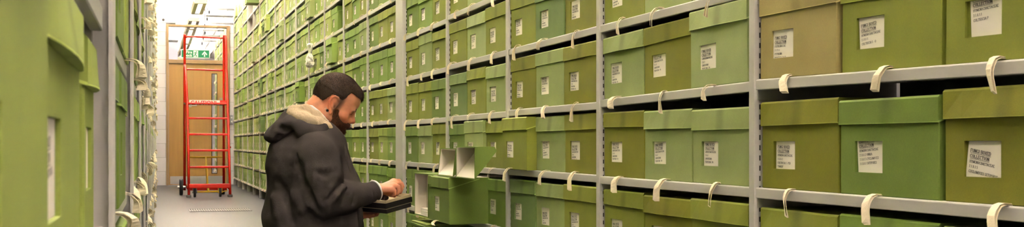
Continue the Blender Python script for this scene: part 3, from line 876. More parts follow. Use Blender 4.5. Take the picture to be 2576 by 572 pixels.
# switch, white box
def switch():
    y = YW; x0, x1 = on_y(579, y-.03), on_y(586, y-.03); z0, z1 = z_at(313,1.2,y), z_at(290,1.2,y)
    root = thing('light_switch', (x0,y,z0), 'grey metal switch box on the white wall right of the door', 'switch')
    mb = MB(); mb.cbox((0,-.03,0),(x1-x0,0,z1-z0),.004); mb.build('back_box',[mat('switch_grey',(150,150,156),.4)],root)
    for k in (.28,.72):
        mb = MB(); mb.cbox(((x1-x0)*.3,-.034,(z1-z0)*k-.012),((x1-x0)*.7,-.03,(z1-z0)*k+.012),.001); mb.build('rocker',[M_WHITE],root)
switch()
def white_box():
    y = YW+.25; x0, x1 = on_y(402, y), on_y(443, y); z0, z1 = z_at(57,.2,y), z_at(28,.2,y)
    root = thing('wall_cabinet', (x0,y,z0), 'white wall box with a dark round knob above the partition, left of the door', 'box')
    mb = MB(); mb.cbox((0,0,0),(x1-x0,.3,z1-z0),.006); mb.build('casing',[M_WHITE],root)
    mb = MB(); mb.lathe([(.018,-.02),(.02,-.012),(.02,0)], axis=1, xf=Matrix.Translation((.055,0,.045))); mb.build('knob',[mat('dark_knob',(70,68,70),.5)],root)
white_box()
# floor plate
def grille():
    Za, Zb = .685*F/(526.5-Y0), .685*F/(533.5-Y0)
    pa, pb, pc, pd = W(473,526.5,Za), W(627,526.5,Za), W(634,533.5,Zb), W(474,533.5,Zb)
    y0, y1 = min(pc.y,pd.y)-.0, max(pa.y,pb.y); x0, x1 = pa.x, pb.x
    yc = (y0+y1)/2; y0, y1 = yc-.22, yc+.22
    root = thing('floor_grille', (x0,y0,0), 'pale slotted metal grille set in the grey floor before the ladder', 'grille')
    mb = MB(); mb.box((0,0,0),(x1-x0,.014,.006)); mb.box((0,y1-y0-.014,0),(x1-x0,y1-y0,.006)); mb.build('grille_rim',[mat('pale_alu',(128,124,126),.45)],root)
    mb = MB(); n = 26
    for i in range(n):
        x = (x1-x0)*i/n; mb.box((x,.014,0),(x+(x1-x0)/n*.62,y1-y0-.014,.005))
    mb.build('grille_slats',[mat('pale_alu_slat',(136,131,131),.45)],root)
grille()
# struts under the ceiling
M_DGREY = mat('dark_grey_strut', (84,84,82), .6)
for i, (py, Zs, px0) in enumerate(((22,18.0,522),(40,18.9,517),(58,20.1,511),(76,21.3,512),(90,22.5,508),(103,23.8,505))):
    a = W(px0, py, Zs); Y = a.y; b_x = B+.3
    root = thing('ceiling_strut', (a.x, Y, a.z), ('grey ceiling strut above the end of the right rack, upper one','grey ceiling strut above the end of the right rack, lower one','ceiling strut just above the door frame','first ceiling strut seen through the transom glass','second ceiling strut seen through the transom glass','third ceiling strut seen through the transom glass')[i], 'strut', 'struts under the ceiling')
    mb = MB(); mb.box((0,-.015,-.015),(b_x-a.x,.015,-.011)); mb.box((0,-.015,-.011),(b_x-a.x,-.011,.015)); mb.box((0,.011,-.011),(b_x-a.x,.015,.015)); mb.build('channel',[M_DGREY],root)
    mb = MB(); mb.tube([(.025,0,-.09),(.025,0,CEIL-a.z)], .006, 8); mb.cbox((.012,-.014,-.075),(.038,.014,-.03),.003); mb.build('threaded_rod',[M_SLOT],root)
# luminaires
M_LAMP = mat('lamp_diffuser', (240,236,226), .5, emit=(255,244,228), estr=.22)
M_LBODY = mat('lamp_housing', (196,188,160), .5)
M_TUBE = mat('lamp_tube', (255,250,240), .5, emit=(255,242,234), estr=60)
LX, LZ = .68, HC+2.0
def lamp(Yc, n, label):
    root = thing('ceiling_light', (LX,Yc,LZ), label, 'light', 'luminaires along the aisle')
    L = 1.5
    mb = MB()
    mb.prism([(-.085,.0),(-.035,0),(-.035,.012),(.035,.012),(.035,0),(.085,0),(.102,.05),(.097,.05),(.08,.012),(-.08,.012),(-.097,.05),(-.102,.05)], 1, -L/2, L/2)
    mb.box((-.085,-L/2-.004,0),(.085,-L/2,.06)); mb.box((-.085,L/2,0),(.085,L/2+.004,.06))
    mb.build('housing',[M_LBODY],root)
    mb = MB(); mb.box((-.034,-L/2+.12,.002),(.034,L/2-.12,.008)); tag(mb.build('diffuser',[M_LAMP],root),'white glowing strip')
    for x in (-.05,.05):
        mb = MB(); mb.tube([(x,-L/2+.03,.04),(x,L/2-.03,.04)], .013, 8); mb.build('tube_lamp',[M_TUBE],root)
    mb = MB()
    for y in (-L/2+.2, L/2-.2): mb.tube([(0,y,.012),(0,y,CEIL-LZ)], .003, 6)
    mb.build('suspension_wire',[M_STEELD],root)
ends = []
Yk = 20.35
lamps = []
while Yk > -5.5:  # run goes on behind the camera: unseen lamps added to brighten the near bays
    lamps.append(Yk); Yk -= 2.5
lamps = [21.92, 23.49, 25.06, 26.63, 29.5, 32.5] + lamps
for i, y in enumerate(lamps):
    lab = {20.35:'beige luminaire crossing behind the top of the door frame', 17.85:'beige luminaire hanging above the aisle before the door'}.get(round(y,2), 'beige luminaire hanging from the ceiling')
    lamp(y, i, lab)

# grey cabinet beyond the transom glass
def far_cabinet():
    y = YW+3.2; x0, x1 = on_y(424,y), on_y(447,y); root = thing('storage_cabinet',(x0,y,0),'pale grey cabinet top seen through the left of the transom glass','cabinet')
    z1 = z_at(92,.3,y)
    mb = MB(); mb.cbox((0,0,0),(x1-x0,.5,z1-.1),.006); mb.build('cabinet_body',[mat('pale_blue_grey',(176,178,196),.5)],root)
    mb = MB(); mb.cbox((-.01,-.01,z1-.1),(x1-x0+.01,.5,z1-.06),.004); mb.build('cabinet_top',[M_DGREY],root)
far_cabinet()
# ------------------------------------------------------------------ rack beyond the door, seen through the glass
st = MB(); rr = random.Random(2)
root = thing('shelving_bay', (B, 21.5, 0), 'steel shelving beyond the door, seen through its glass', 'shelving')
for r in ROWS:
    z = rail_z(12, r)
    mb = MB(); mb.box((0,0,z-.022),(.36,3.6,z)); mb.build('shelf',[M_STEEL],root)
    for i in range(12):
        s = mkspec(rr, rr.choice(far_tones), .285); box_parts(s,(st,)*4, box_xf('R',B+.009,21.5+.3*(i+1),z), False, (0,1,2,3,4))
for k in range(5):
    mb = MB(); mb.box((-.004,k*.9-.02,0),(.37,k*.9+.005,RACK_H)); mb.build('upright',[M_STEEL],root)
o = st.build('archive_boxes',[M_CLOTH,M_CLOTH,M_CARD,M_INK,M_TAPE]); tag(o,'green boxes on shelving beyond the door glass','boxes',kind='stuff')

# ------------------------------------------------------------------ red step ladder
def ladder():
    Z = 14.5; p0 = W(477,497,Z); p1 = W(577.5,497,Z)
    cx, cy = (p0.x+p1.x)/2, (p0.y+p1.y)/2
    wd = (p1-p0).length/2
    root = thing('step_ladder', (cx,cy,0), 'red wheeled step ladder with handrail standing before the wooden door', 'ladder')
    ppm = F/Z
    zz = lambda py, y=0: (HC + (Y0-py)/F*(Z+y*CT))
    def slope(z): return .60*z/1.22*.75                       # how far the front rails lean back
    zp = zz(259,.42); r = .0165
    zl = zz(168,.5); zt = zz(88,.6)
    tops = {}
    for sx in (-1,1):
        mb = MB(); x = sx*wd
        xt = x+ (.02 if sx < 0 else -.012)*-1
        pts = [(x,0,.03),(x-(.0 if sx<0 else .0),slope(.6),.6),(x,slope(zp),zp),(x,slope(zl),zl)]
        if sx < 0: pts = [(x,0,.03),(x,slope(.6),.6),(x-.006,slope(zp),zp),(x-.028,slope(zl),zl),(x-.034,slope(zl)+.05,zl+.02)]
        else: pts = [(x,0,.03),(x,slope(.6),.6),(x-.003,slope(zp),zp),(x-.008,slope(zl),zl),(x-.012,slope(zl)+.06,zt-.05),(x-.014,slope(zl)+.10,zt)]
        mb.tube(pts, r, 12); mb.build('stringer',[M_RED],root,True)
        mb = MB(); mb.cbox((x-.03,-.035,0),(x+.03,.035,.032),.006); tag(mb.build('rubber_foot',[mat('grey_rubber',(96,92,90),.8)],root),'grey rubber foot')
        # back post
        xb = x + (-.030 if sx < 0 else -.030)
        mb = MB(); mb.tube([(xb,.80,.06),(xb,.80,zp),(xb,.78,zt-.02),(xb,.76,zt+.012)], r, 12); mb.build('back_post',[M_RED],root,True)
        mb = MB(); mb.tube([(x,0.02,.10),(xb+.02,.80,.12)], .015, 10); mb.build('side_rail',[M_RED],root,True); mb = MB(); mb.tube([(x-.008,slope(zp),zp),(xb,.80,zp)], .015, 10); mb.build('side_rail',[M_RED],root,True)
        if sx < 0:
            mb = MB(); mb.tube([(x-.034,slope(zl)+.05,zl+.02),(xb,.79,zl+.03)], .014, 10); mb.build('side_rail',[M_RED],root,True)
        else:
            mb = MB(); mb.tube([(x-.014,slope(zl)+.10,zt),(xb,.77,zt+.012)], .014, 10); mb.build('side_rail',[M_RED],root,True)
    xl = lambda z: -wd; xr = lambda z: wd
    for py in (297.5, 338.5, 379, 420.5):
        z = zz(py,.25); y = slope(z)
        mb = MB(); mb.cbox((xl(z),y-.008,z-.013),(xr(z),y+.13,z+.013),.005); mb.build('tread',[M_RED],root)
    z = zz(469); mb = MB(); mb.cbox((-wd,.0,z-.026),(wd,.03,z+.030),.006); mb.build('bottom_beam',[M_RED],root)
    mb = MB(); mb.cbox((-wd+.01,.45,.07),(wd-.01,.48,.11),.006); mb.build('cross_beam',[M_RED],root)
    y = slope(zp)
    mb = MB(); mb.cbox((xl(zp),y-.01,zp-.02),(xr(zp),.82,zp+.004),.006); mb.build('platform',[M_RED],root)
    mb = MB(); ys = y-.004
    mb.box((xl(zp)+.02,ys+.02,zp-.024),(xr(zp)-.10,ys+.024,zp+.036)); sg = mb.build('caution_sign',[M_WHITE],root); tag(sg,'white strip with red CAUTION! lettering')
    mb = MB(); mb.box((xr(zp)-.10,ys+.02,zp-.01),(xr(zp)-.002,ys+.024,zp+.034)); mb.build('toe_board',[M_RED],root)
    fontmesh('CAUTION!', .068, '', mat('sign_red',(196,30,26),.5), (xl(zp)+.035, ys+.0185, zp-.022), root, 'lettering', .002)
    for (py, yy) in ((176, .80), (94, .775)):
        z = zz(py, yy)
        mb = MB(); xa, xb = -wd-.030, wd-.030
        mb.tube([(xa,yy,z-.01),(xa+.04,yy,z+.004),(0,yy,z),(xb-.04,yy,z-.004),(xb,yy,z-.004)], .0125, 10); mb.build('guard_rail',[M_RED],root,True)
    # yellow castor-locking lever
    mb = MB(); z = zz(396,.6); zb = zz(483,.3)
    mb.tube([(-wd+.02,.62,z),(wd-.06,.62,z)], .012, 10); mb.tube([(-.02,.62,z),(-.005,.40,.12),(.0,.30,zb)], .014, 10); mb.tube([(-wd+.10,.30,zb),(wd-.08,.30,zb)], .012, 10)
    mb.tube([(wd-.06,.10,zb+.10),(wd-.14,.08,zb+.06),(wd-.12,.07,zb-.0),(wd-.03,.10,zb+.02)], .008, 8)
    mb.build('release_lever',[M_YEL],root,True)
    for (x, y, R, wz) in ((on_rel(490,Z,cx),-.0,.062,.03),(on_rel(555,Z,cx),-.0,.062,.03)):
        w = MB(); w.lathe([(R*.55,-wz/2),(R*.95,-wz/2),(R,-wz/4),(R,wz/4),(R*.95,wz/2),(R*.55,wz/2)], 24, 0, xf=Matrix.Translation((x,y+.05,R))); c = w.build('castor_wheel',[M_RUB],root,True)
        w = MB(); w.box((x-.026,y+.02,R*.9),(x-.019,y+.08,R*2.25)); w.box((x+.019,y+.02,R*.9),(x+.026,y+.08,R*2.25)); w.box((x-.026,y+.02,R*2.15),(x+.026,y+.08,R*2.25)); w.lathe([(.012,-.03),(.012,.03)],10,0,xf=Matrix.Translation((x,y+.05,R))); w.build('castor_fork',[M_YEL if x>0 else M_STEELD],root)
    for sx in (-1,1):
        R = .105 if sx < 0 else .07; x = -wd-.075 if sx < 0 else wd-.045
        w = MB(); w.lathe([(R*.3,-.02),(R*.85,-.016),(R*.95,-.022),(R,-.012),(R,.012),(R*.95,.022),(R*.85,.016),(R*.3,.02)], 28, 0, xf=Matrix.Translation((x,.74,R))); wh = w.build('rear_wheel',[M_RUB],root,True)
        w = MB(); w.lathe([(.016,-.045),(.016,.06)],12,0,xf=Matrix.Translation((x,.74,R))); w.build('hub',[M_CHROME],wh)
    w = MB(); x = wd+.03; z = zz(371,.3); w.tube([(wd-.015,.30,z),(x,.30,z)], .011, 8); w.build('side_pin',[M_RED],root,True)
def on_rel(px, Z, cx): return W(px, 480, Z).x - cx
ladder()
#PART3

# ------------------------------------------------------------------ the man, sculpted as distance fields
ZM = 4.75
O0 = W(800, Y0, ZM)
MF = Matrix(((RIGHT.x, FWD.x, 0, O0.x),(RIGHT.y, FWD.y, 0, O0.y),(0,0,1,O0.z),(0,0,0,1)))   # u right, v deeper, w up
def P(px, py, d=0.0):
    Z = ZM+d
    return np.array(((px-IW/2)/F*Z - (800-IW/2)/F*ZM, d, (Y0-py)/F*Z))

class Vol:
    def __init__(s, lo, hi, h):
        s.lo = np.array(lo, float); s.h = h
        n = np.ceil((np.array(hi)-s.lo)/h).astype(int)+1
        s.d = np.full(n, .05, np.float32)
    def _win(s, c, r):
        a = np.maximum(0, np.floor((c-r-s.lo)/s.h).astype(int)); b = np.minimum(s.d.shape, np.ceil((c+r-s.lo)/s.h).astype(int)+1)
        if np.any(b <= a): return None, None
        sl = tuple(slice(i, j) for i, j in zip(a, b))
        g = [np.arange(i, j, dtype=np.float32)*s.h + s.lo[k] for k, (i, j) in enumerate(zip(a, b))]
        return sl, np.meshgrid(*g, indexing='ij', sparse=True)
    def _mix(s, sl, f, k, sub):
        a = s.d[sl]
        if sub:
            f = -f; hh = np.maximum(k-np.abs(a-f), 0)/k if k > 0 else 0
            s.d[sl] = np.maximum(a, f) + hh*hh*k*.25
        else:
            hh = np.maximum(k-np.abs(a-f), 0)/k if k > 0 else 0
            s.d[sl] = np.minimum(a, f) - hh*hh*k*.25
    def cap(s, a, b, ra, rb=None, k=.012, sub=False):
        a, b = np.array(a, float), np.array(b, float); rb = ra if rb is None else rb
        m = max(ra, rb)+k+.03
        c = (a+b)/2; r = np.abs(a-b)/2 + m
        sl, g = s._win(c, r)
        if sl is None: return s
        ab = b-a; L2 = max(1e-9, float(ab@ab))
        p = [g[i]-a[i] for i in range(3)]
        t = np.clip((p[0]*ab[0]+p[1]*ab[1]+p[2]*ab[2])/L2, 0, 1)
        f = np.sqrt((p[0]-t*ab[0])**2+(p[1]-t*ab[1])**2+(p[2]-t*ab[2])**2) - (ra+(rb-ra)*t)
        s._mix(sl, f, k, sub); return s
    def chain(s, pts, rs, k=.012, sub=False):
        for i in range(len(pts)-1): s.cap(pts[i], pts[i+1], rs[i], rs[i+1], k, sub)
        return s
    def ell(s, c, r, R=None, k=.012, sub=False):
        c = np.array(c, float); r = np.array(r, float)
        m = r.max()+k+.03
        sl, g = s._win(c, np.full(3, m))
        if sl is None: return s
        p = [g[i]-c[i] for i in range(3)]
        if R is None: q = p
        else: q = [R[j][0]*p[0]+R[j][1]*p[1]+R[j][2]*p[2] for j in range(3)]
        k0 = np.sqrt(sum((q[i]/r[i])**2 for i in range(3))); k1 = np.sqrt(sum((q[i]/r[i]**2)**2 for i in range(3)))
        f = k0*(k0-1)/np.maximum(k1, 1e-6)
        s._mix(sl, f, k, sub); return s
    def plane(s, p, n, k=.004):                                # keep the side the normal points away from
        n = np.array(n, float); n /= np.linalg.norm(n)
        g = [np.arange(m, dtype=np.float32)*s.h + s.lo[i] for i, m in enumerate(s.d.shape)]
        g = np.meshgrid(*g, indexing='ij', sparse=True)
        f = sum((g[i]-p[i])*n[i] for i in range(3))
        hh = np.maximum(k-np.abs(s.d-f), 0)/k
        s.d = np.maximum(s.d, f) + hh*hh*k*.25
        return s
    def mesh(s):
        d = s.d; n = d.shape; sg = d < 0
        cn = [(i,j,k) for i in (0,1) for j in (0,1) for k in (0,1)]
        cnt = np.zeros((n[0]-1,n[1]-1,n[2]-1), np.int8)
        for i,j,k in cn: cnt += sg[i:n[0]-1+i, j:n[1]-1+j, k:n[2]-1+k]
        act = (cnt > 0) & (cnt < 8)
        idx = np.argwhere(act)
        acc = np.zeros((len(idx),3)); num = np.zeros(len(idx))
        for a in cn:
            for ax in range(3):
                if a[ax]: continue
                bq = list(a); bq[ax] = 1
                da = d[idx[:,0]+a[0], idx[:,1]+a[1], idx[:,2]+a[2]]; db = d[idx[:,0]+bq[0], idx[:,1]+bq[1], idx[:,2]+bq[2]]
                m = (da < 0) != (db < 0)
                t = np.where(m, da/np.where(m, da-db, 1), 0)
                p = np.array(a, float)[None,:].repeat(len(idx), 0); p[:,ax] += t
                acc[m] += p[m]; num[m] += 1
        V = (idx + acc/num[:,None])*s.h + s.lo
        ids = np.full(act.shape, -1, np.int32); ids[tuple(idx.T)] = np.arange(len(idx))
        Q = []
        for ax in range(3):
            o1, o2 = [i for i in range(3) if i != ax]
            sl0 = [slice(0,None)]*3; sl1 = [slice(0,None)]*3
            sl0[ax] = slice(0, n[ax]-1); sl1[ax] = slice(1, n[ax])
            ch = sg[tuple(sl0)] != sg[tuple(sl1)]
            e = np.argwhere(ch)
            ok = (e[:,o1] > 0) & (e[:,o2] > 0) & (e[:,o1] < n[o1]-1) & (e[:,o2] < n[o2]-1)
            e = e[ok]
            def cell(a, b):
                q = e.copy(); q[:,o1] -= a; q[:,o2] -= b; return ids[q[:,0], q[:,1], q[:,2]]
            quad = np.stack([cell(0,0), cell(1,0), cell(1,1), cell(0,1)], 1)
            flip = sg[e[:,0], e[:,1], e[:,2]] ^ (ax == 1)
            quad[~flip] = quad[~flip][:, ::-1]
            Q.append(quad[:, ::-1])
        return V, np.concatenate(Q)

def smooth_v(V, Q, it=2, lam=.5):
    for _ in range(it):
        acc = np.zeros_like(V); c = np.zeros(len(V))
        for a, b in ((0,1),(1,2),(2,3),(3,0)):
            np.add.at(acc, Q[:,a], V[Q[:,b]]); np.add.at(c, Q[:,a], 1)
            np.add.at(acc, Q[:,b], V[Q[:,a]]); np.add.at(c, Q[:,b], 1)
        V = V + lam*(acc/np.maximum(c,1)[:,None]-V)
    return V
def vnormals(V, Q):
    n = np.cross(V[Q[:,2]]-V[Q[:,0]], V[Q[:,3]]-V[Q[:,1]]); N = np.zeros_like(V)
    for a in range(4): np.add.at(N, Q[:,a], n)
    return N/np.maximum(np.linalg.norm(N,axis=1),1e-12)[:,None]
def biggest(V, Q):
    par = np.arange(len(V))
    for _ in range(60):
        m = par[Q].min(1); old = par.copy()
        for a in range(4): np.minimum.at(par, Q[:,a], m)
        par = par[par]
        if (par == old).all(): break
    vals, c = np.unique(par, return_counts=True); keep = par == vals[c.argmax()]
    nid = np.cumsum(keep)-1
    return V[keep], nid[Q[keep[Q].all(1)]]
def npmesh(name, V, Q, mats, parent, tone=None, smooth=True):
    me = bpy.data.meshes.new(name)
    me.vertices.add(len(V)); me.vertices.foreach_set('co', V.astype(np.float32).ravel())
    k = Q.shape[1]
    me.loops.add(Q.size); me.loops.foreach_set('vertex_index', Q.astype(np.int32).ravel())
    me.polygons.add(len(Q)); me.polygons.foreach_set('loop_start', np.arange(0, Q.size, k, dtype=np.int32))
    me.update(calc_edges=True)
    for m in mats: me.materials.append(m)
    if smooth: me.polygons.foreach_set('use_smooth', [True]*len(Q))
    if tone is not None:
        ca = me.color_attributes.new('tone', 'FLOAT_COLOR', 'POINT')
        buf = np.ones((len(V),4), np.float32); buf[:,:3] = tone
        ca.data.foreach_set('color', buf.ravel())
    me.validate(); me.update()
    return link(name, me, parent)

M_SKIN = tonemat('skin', .5, var=.07, scale=60, bump=.12, bscale=260, sss=.12, dist=.002)
M_HAIR = tonemat('dark_hair', .55, var=.2, scale=60, spec=.3)
M_FLEECE = mat('charcoal_fleece', (62,56,55), .95, var=.16, scale=30, bump=.22, bscale=330, spec=.06)
M_SHERPA = mat('cream_sherpa', (200,178,152), .95, var=.12, scale=120, bump=.6, bscale=420, spec=.1)
M_JEANS = mat('dark_denim', (52,54,62), .85, var=.08, scale=60, bump=.2, bscale=500)

man = thing('person', (0,0,0), 'bearded person in a charcoal hooded fleece jacket holding a black tray box', 'person')
man.matrix_world = MF
# head frame
yaw, pit = math.radians(13), math.radians(33)
hf = np.array((math.cos(yaw)*math.cos(pit), math.sin(yaw)*math.cos(pit), -math.sin(pit)))
hr = np.array((hf[1], -hf[0], 0)); hr /= np.linalg.norm(hr)          # towards the camera: the man's right
hu = np.cross(hr, hf)
HR = np.array([hf, hr, hu])
HCN = P(833, 263, 0.0)
def Hd(f, r, u): return HCN + hf*f + hr*r + hu*u

def head_sdf(v):
    v.ell(Hd(.002,0,.040), (.096,.076,.092), HR, .01)
    v.ell(Hd(.030,0,-.030), (.064,.060,.085), HR, .02)
    v.cap(Hd(.020,.050,-.055), Hd(.072,.018,-.098), .026, .018, .02); v.cap(Hd(.020,-.050,-.055), Hd(.072,-.018,-.098), .026, .018, .02)
    v.ell(Hd(.078,0,-.100), (.018,.022,.018), HR, .02)
    v.ell(Hd(.060,0,.058), (.034,.056,.034), HR, .02)
    v.cap(Hd(.0835,.036,.028), Hd(.0835,-.036,.028), .0125, .0125, .010)
    for s in (-1,1):
        v.ell(Hd(.060,s*.046,-.018), (.026,.020,.020), HR, .018)
        v.ell(Hd(.096,s*.033,.012), (.017,.019,.0115), HR, .007, sub=True)
        v.ell(Hd(.0765,s*.031,.0135), (.0125,.0135,.0125), HR, .003)
        v.cap(Hd(.086,s*.020,.0195), Hd(.081,s*.044,.0170), .0042, .0035, .004)          # upper lid, lowered
    v.cap(Hd(.090,0,.026), Hd(.1110,0,-.008), .0075, .0095, .012)
    v.ell(Hd(.1125,0,-.0110), (.0110,.0110,.0095), HR, .006)
    for s in (-1,1): v.ell(Hd(.0995,s*.0120,-.0140), (.0125,.0075,.0085), HR, .005)
    v.ell(Hd(.085,0,-.035), (.022,.030,.026), HR, .015); v.cap(Hd(.096,.018,-.044), Hd(.1005,0,-.0415), .0055, .0065, .006); v.cap(Hd(.096,-.018,-.044), Hd(.1005,0,-.0415), .0055, .0065, .006)
    v.cap(Hd(.094,.016,-.055), Hd(.099,-.0,-.0555), .0065, .0075, .006); v.cap(Hd(.094,-.016,-.055), Hd(.099,0,-.0555), .0065, .0075, .006)
    # ears
    for s in (-1,1):
        ax = np.array([hf*.97+hu*.22, hr*s, hu*.97-hf*.22]); ax = np.array([a/np.linalg.norm(a) for a in ax])
        E = lambda a, b, c: Hd(.004,s*.0725,-.004) + ax[0]*a*1.15 + ax[1]*b*1.1 + ax[2]*c*1.15
        ring = [(.010,.004,-.006),(.016,.003,.008),(.016,.005,.020),(.008,.009,.031),(-.004,.012,.032),(-.014,.014,.024),(-.017,.014,.010),(-.013,.012,-.006),(-.006,.009,-.018),(.002,.006,-.027)]
        v.ell(E(0,.004,.004), (.0165,.006,.031), ax, .005)
        v.ell(E(.003,.0150,.001), (.0095,.0105,.0165), ax, .003, sub=True); v.ell(E(.006,.008,-.004), (.005,.008,.006), ax, .002, sub=True)
        v.chain([E(*p) for p in ring], [.0035,.0038,.004,.0045,.0045,.0045,.0045,.0045,.005,.0055], .003)
        v.cap(E(-.006,.009,.018), E(-.002,.009,-.008), .003, .003, .003)
        v.ell(E(.002,.006,-.027), (.0085,.005,.009), ax, .003)
    # neck
    v.cap(Hd(-.030,0,-.045), P(803,345,.0), .058, .064, .02); v.cap(Hd(.020,0,-.075), P(820,345,.0), .046, .058, .02)

WR = P(948, 478, -.055)
FING = [  # base, joint, joint, tip ; index to little
    [P(990,458,-.015), P(1003,456,-.004), P(1010,463,.002), P(1014,470,.006)],
    [P(992,462,-.034), P(1006,463,-.028), P(1010,475,-.026), P(1007,485,-.026)],
    [P(990,469,-.052), P(1002,471,-.050), P(1004,482,-.050), P(998,490,-.048)],
    [P(984,477,-.068), P(993,481,-.068), P(994,489,-.067), P(988,494,-.064)]]
def hand_sdf(v):
    k = .006
    for i, f in enumerate(FING):
        r = (.0098,.0102,.0096,.0084)[i]
        v.chain(f, [r, r*.95, r*.88, r*.74], k*.35)
        v.ell(f[0], (r*1.08,)*3, None, .006)
        b = WR + (P(958,470,-.03)-P(958,470,-.055))*(.6-.45*i)
        v.cap(b, f[0], .0155, .0118, .012)
    v.chain([P(956,483,-.030), P(970,487,-.012), P(983,490,-.006), P(993,494,-.010)], [.0135,.0115,.0100,.0078], .006)   # thumb
    v.cap(P(925,482,-.065), WR, .031, .027, .01)
    v.ell(WR, (.027,.028,.023), None, .01)
LWR = P(893, 541, .10)
def lhand_sdf(v):
    # under the tray: palm up, fingers spread beneath it
    v.cap(P(868,540,.14), LWR, .030, .026, .01)
    tips = [(P(938,535,.075),P(946,533,.06)), (P(940,539,.045),P(950,537,.028)), (P(938,542,.022),P(948,541,.004)), (P(930,544,.004),P(938,543,-.01))]
    for i, (m, t) in enumerate(tips):
        b0 = P(916+2*(i%2),540+i*.8,.092-.026*i)
        v.cap(LWR, b0, .017, .013, .012); v.chain([b0, m, t], [.0105,.0098,.0078], .004)
    v.chain([P(898,536,.125), P(914,526,.135), P(930,522,.135)], [.014,.011,.009], .006)

SHN, SHF = P(795,392,-.165), P(812,388,.185)
ELN, ELF = P(812,503,-.19), P(812,505,.20)
HIP, KN, KF = P(775,650,0), P(1000,735,-.12), P(1000,735,.13)
v = Vol(P(640,180,0)+np.array((-.02,-.30,-.80)), np.array((.42,.30,.32)), .0032)
head_sdf(v); hand_sdf(v); lhand_sdf(v)
v.cap(P(803,345,0), P(780,430,0), .066, .12, .03); v.ell(P(772,440,0), (.12,.165,.14), None, .03); v.ell(P(775,560,0), (.125,.15,.16), None, .03); v.ell(P(775,645,0), (.13,.155,.10), None, .03)
for a, b in ((SHN,ELN),(SHF,ELF)): v.cap(P(800,385,a[1]*.5), a, .06, .05, .03); v.cap(a, b, .048, .04, .02)
v.cap(ELN, P(925,482,-.065), .039, .030, .01); v.cap(ELF, P(868,540,.14), .039, .029, .01)
for sd, kn in ((-1,KN),(1,KF)):
    v.cap(P(780,655,sd*.09), kn, .072, .05, .02); v.cap(kn, P(770,752,sd*.11), .045, .035, .02); v.cap(P(770,752,sd*.11), P(722,765,sd*.11), .032, .026, .01)
V, Q = biggest(*v.mesh()); V = smooth_v(V, Q, 1, .4)
tone = np.tile(np.array(lin((204,136,104))), (len(V),1))
def blob(c, r, col, s=1.0):
    d = np.linalg.norm(V-c, axis=1)/r; wgt = np.clip(1.2-d, 0, 1)[:,None]*s
    tone[:] = tone*(1-wgt)+np.array(lin(col))*wgt
for s_ in (-1,1):
    blob(Hd(-.01,s_*.088,.0), .040, (206,116,90), .6); blob(Hd(.075,s_*.045,-.015), .035, (206,114,88), .5)
blob(Hd(.115,0,-.012), .022, (200,108,86), .6); blob(Hd(.101,0,-.049), .016, (176,96,84), .8)
for s_ in (-1,1):                                                # shaved sides and sideburns: stubble
    for k_ in range(6): blob(Hd(.022,s_*.073,.036-.011*k_), .019, (104,70,54), .9)
    for (f_, u_) in ((-.026,.022),(-.034,.006),(-.042,-.010),(-.050,-.026),(-.058,-.040),(-.012,.030),(.002,.034)): blob(Hd(f_,s_*.062,u_), .017, (120,80,62), .55)
    for (f_, r_, u_) in ((.02,.055,-.07),(.04,.05,-.09),(.01,.052,-.085)): blob(Hd(f_,s_*r_,u_), .03, (130,80,56), .6)
for f in FING: blob(f[3], .02, (214,124,104), .5); blob(f[1], .014, (206,116,96), .4)
blob(HCN+hf*-.06+hu*-.06, .05, (200,134,104), .4)
body = npmesh('body', V, Q, [M_SKIN], man, tone)

# hair: close cut cap with strands
def strands(mesh_V, mesh_Q, n, length, flow, rad, seed, cols, lift=.25, keepf=None, jit=.35):
    rs = np.random.RandomState(seed)
    N = vnormals(mesh_V, mesh_Q)
    qi = rs.randint(0, len(mesh_Q), n); wgt = rs.dirichlet((1,1,1,1), n)
    p = (mesh_V[mesh_Q[qi]]*wgt[:,:,None]).sum(1); nn = (N[mesh_Q[qi]]*wgt[:,:,None]).sum(1)
    if keepf is not None: m = keepf(p, nn); p, nn = p[m], nn[m]
    n = len(p)
    d = flow(p, nn) + rs.normal(0, jit, (n,3)); d -= nn*(d*nn).sum(1)[:,None]*.9; d /= np.linalg.norm(d,axis=1)[:,None]
    L = length*(rs.uniform(.6,1.25,n))[:,None]
    side = np.cross(d, nn); side /= np.linalg.norm(side,axis=1)[:,None]
    r = rad
    q0 = p - nn*.002; q1 = p + d*L*.5 + nn*L*lift*.6; q2 = p + d*L + nn*L*lift*.35
    VV = np.stack([q0+side*r, q0-side*r, q1+side*r*.8, q1-side*r*.8, q2, q0+nn*r*1.2, q1+nn*r*1.2],1).reshape(-1,3)
    o = (np.arange(n)*7)[:,None]
    T = np.concatenate([o+np.array(t)[None,:] for t in ((0,2,6),(0,6,5),(1,5,6),(1,6,3),(2,4,6),(3,6,4))])
    col = np.array([lin(c) for c in cols])[rs.randint(0,len(cols),n)]*rs.uniform(.7,1.3,(n,1))
    return VV, T, np.repeat(col, 7, axis=0)
def merge(VA, QA, tA, VB, TB, tB):
    T4 = np.concatenate([QA[:,[0,1,2]], QA[:,[0,2,3]]])
    return np.concatenate([VA,VB]), np.concatenate([T4, TB+len(VA)]), np.concatenate([tA,tB])

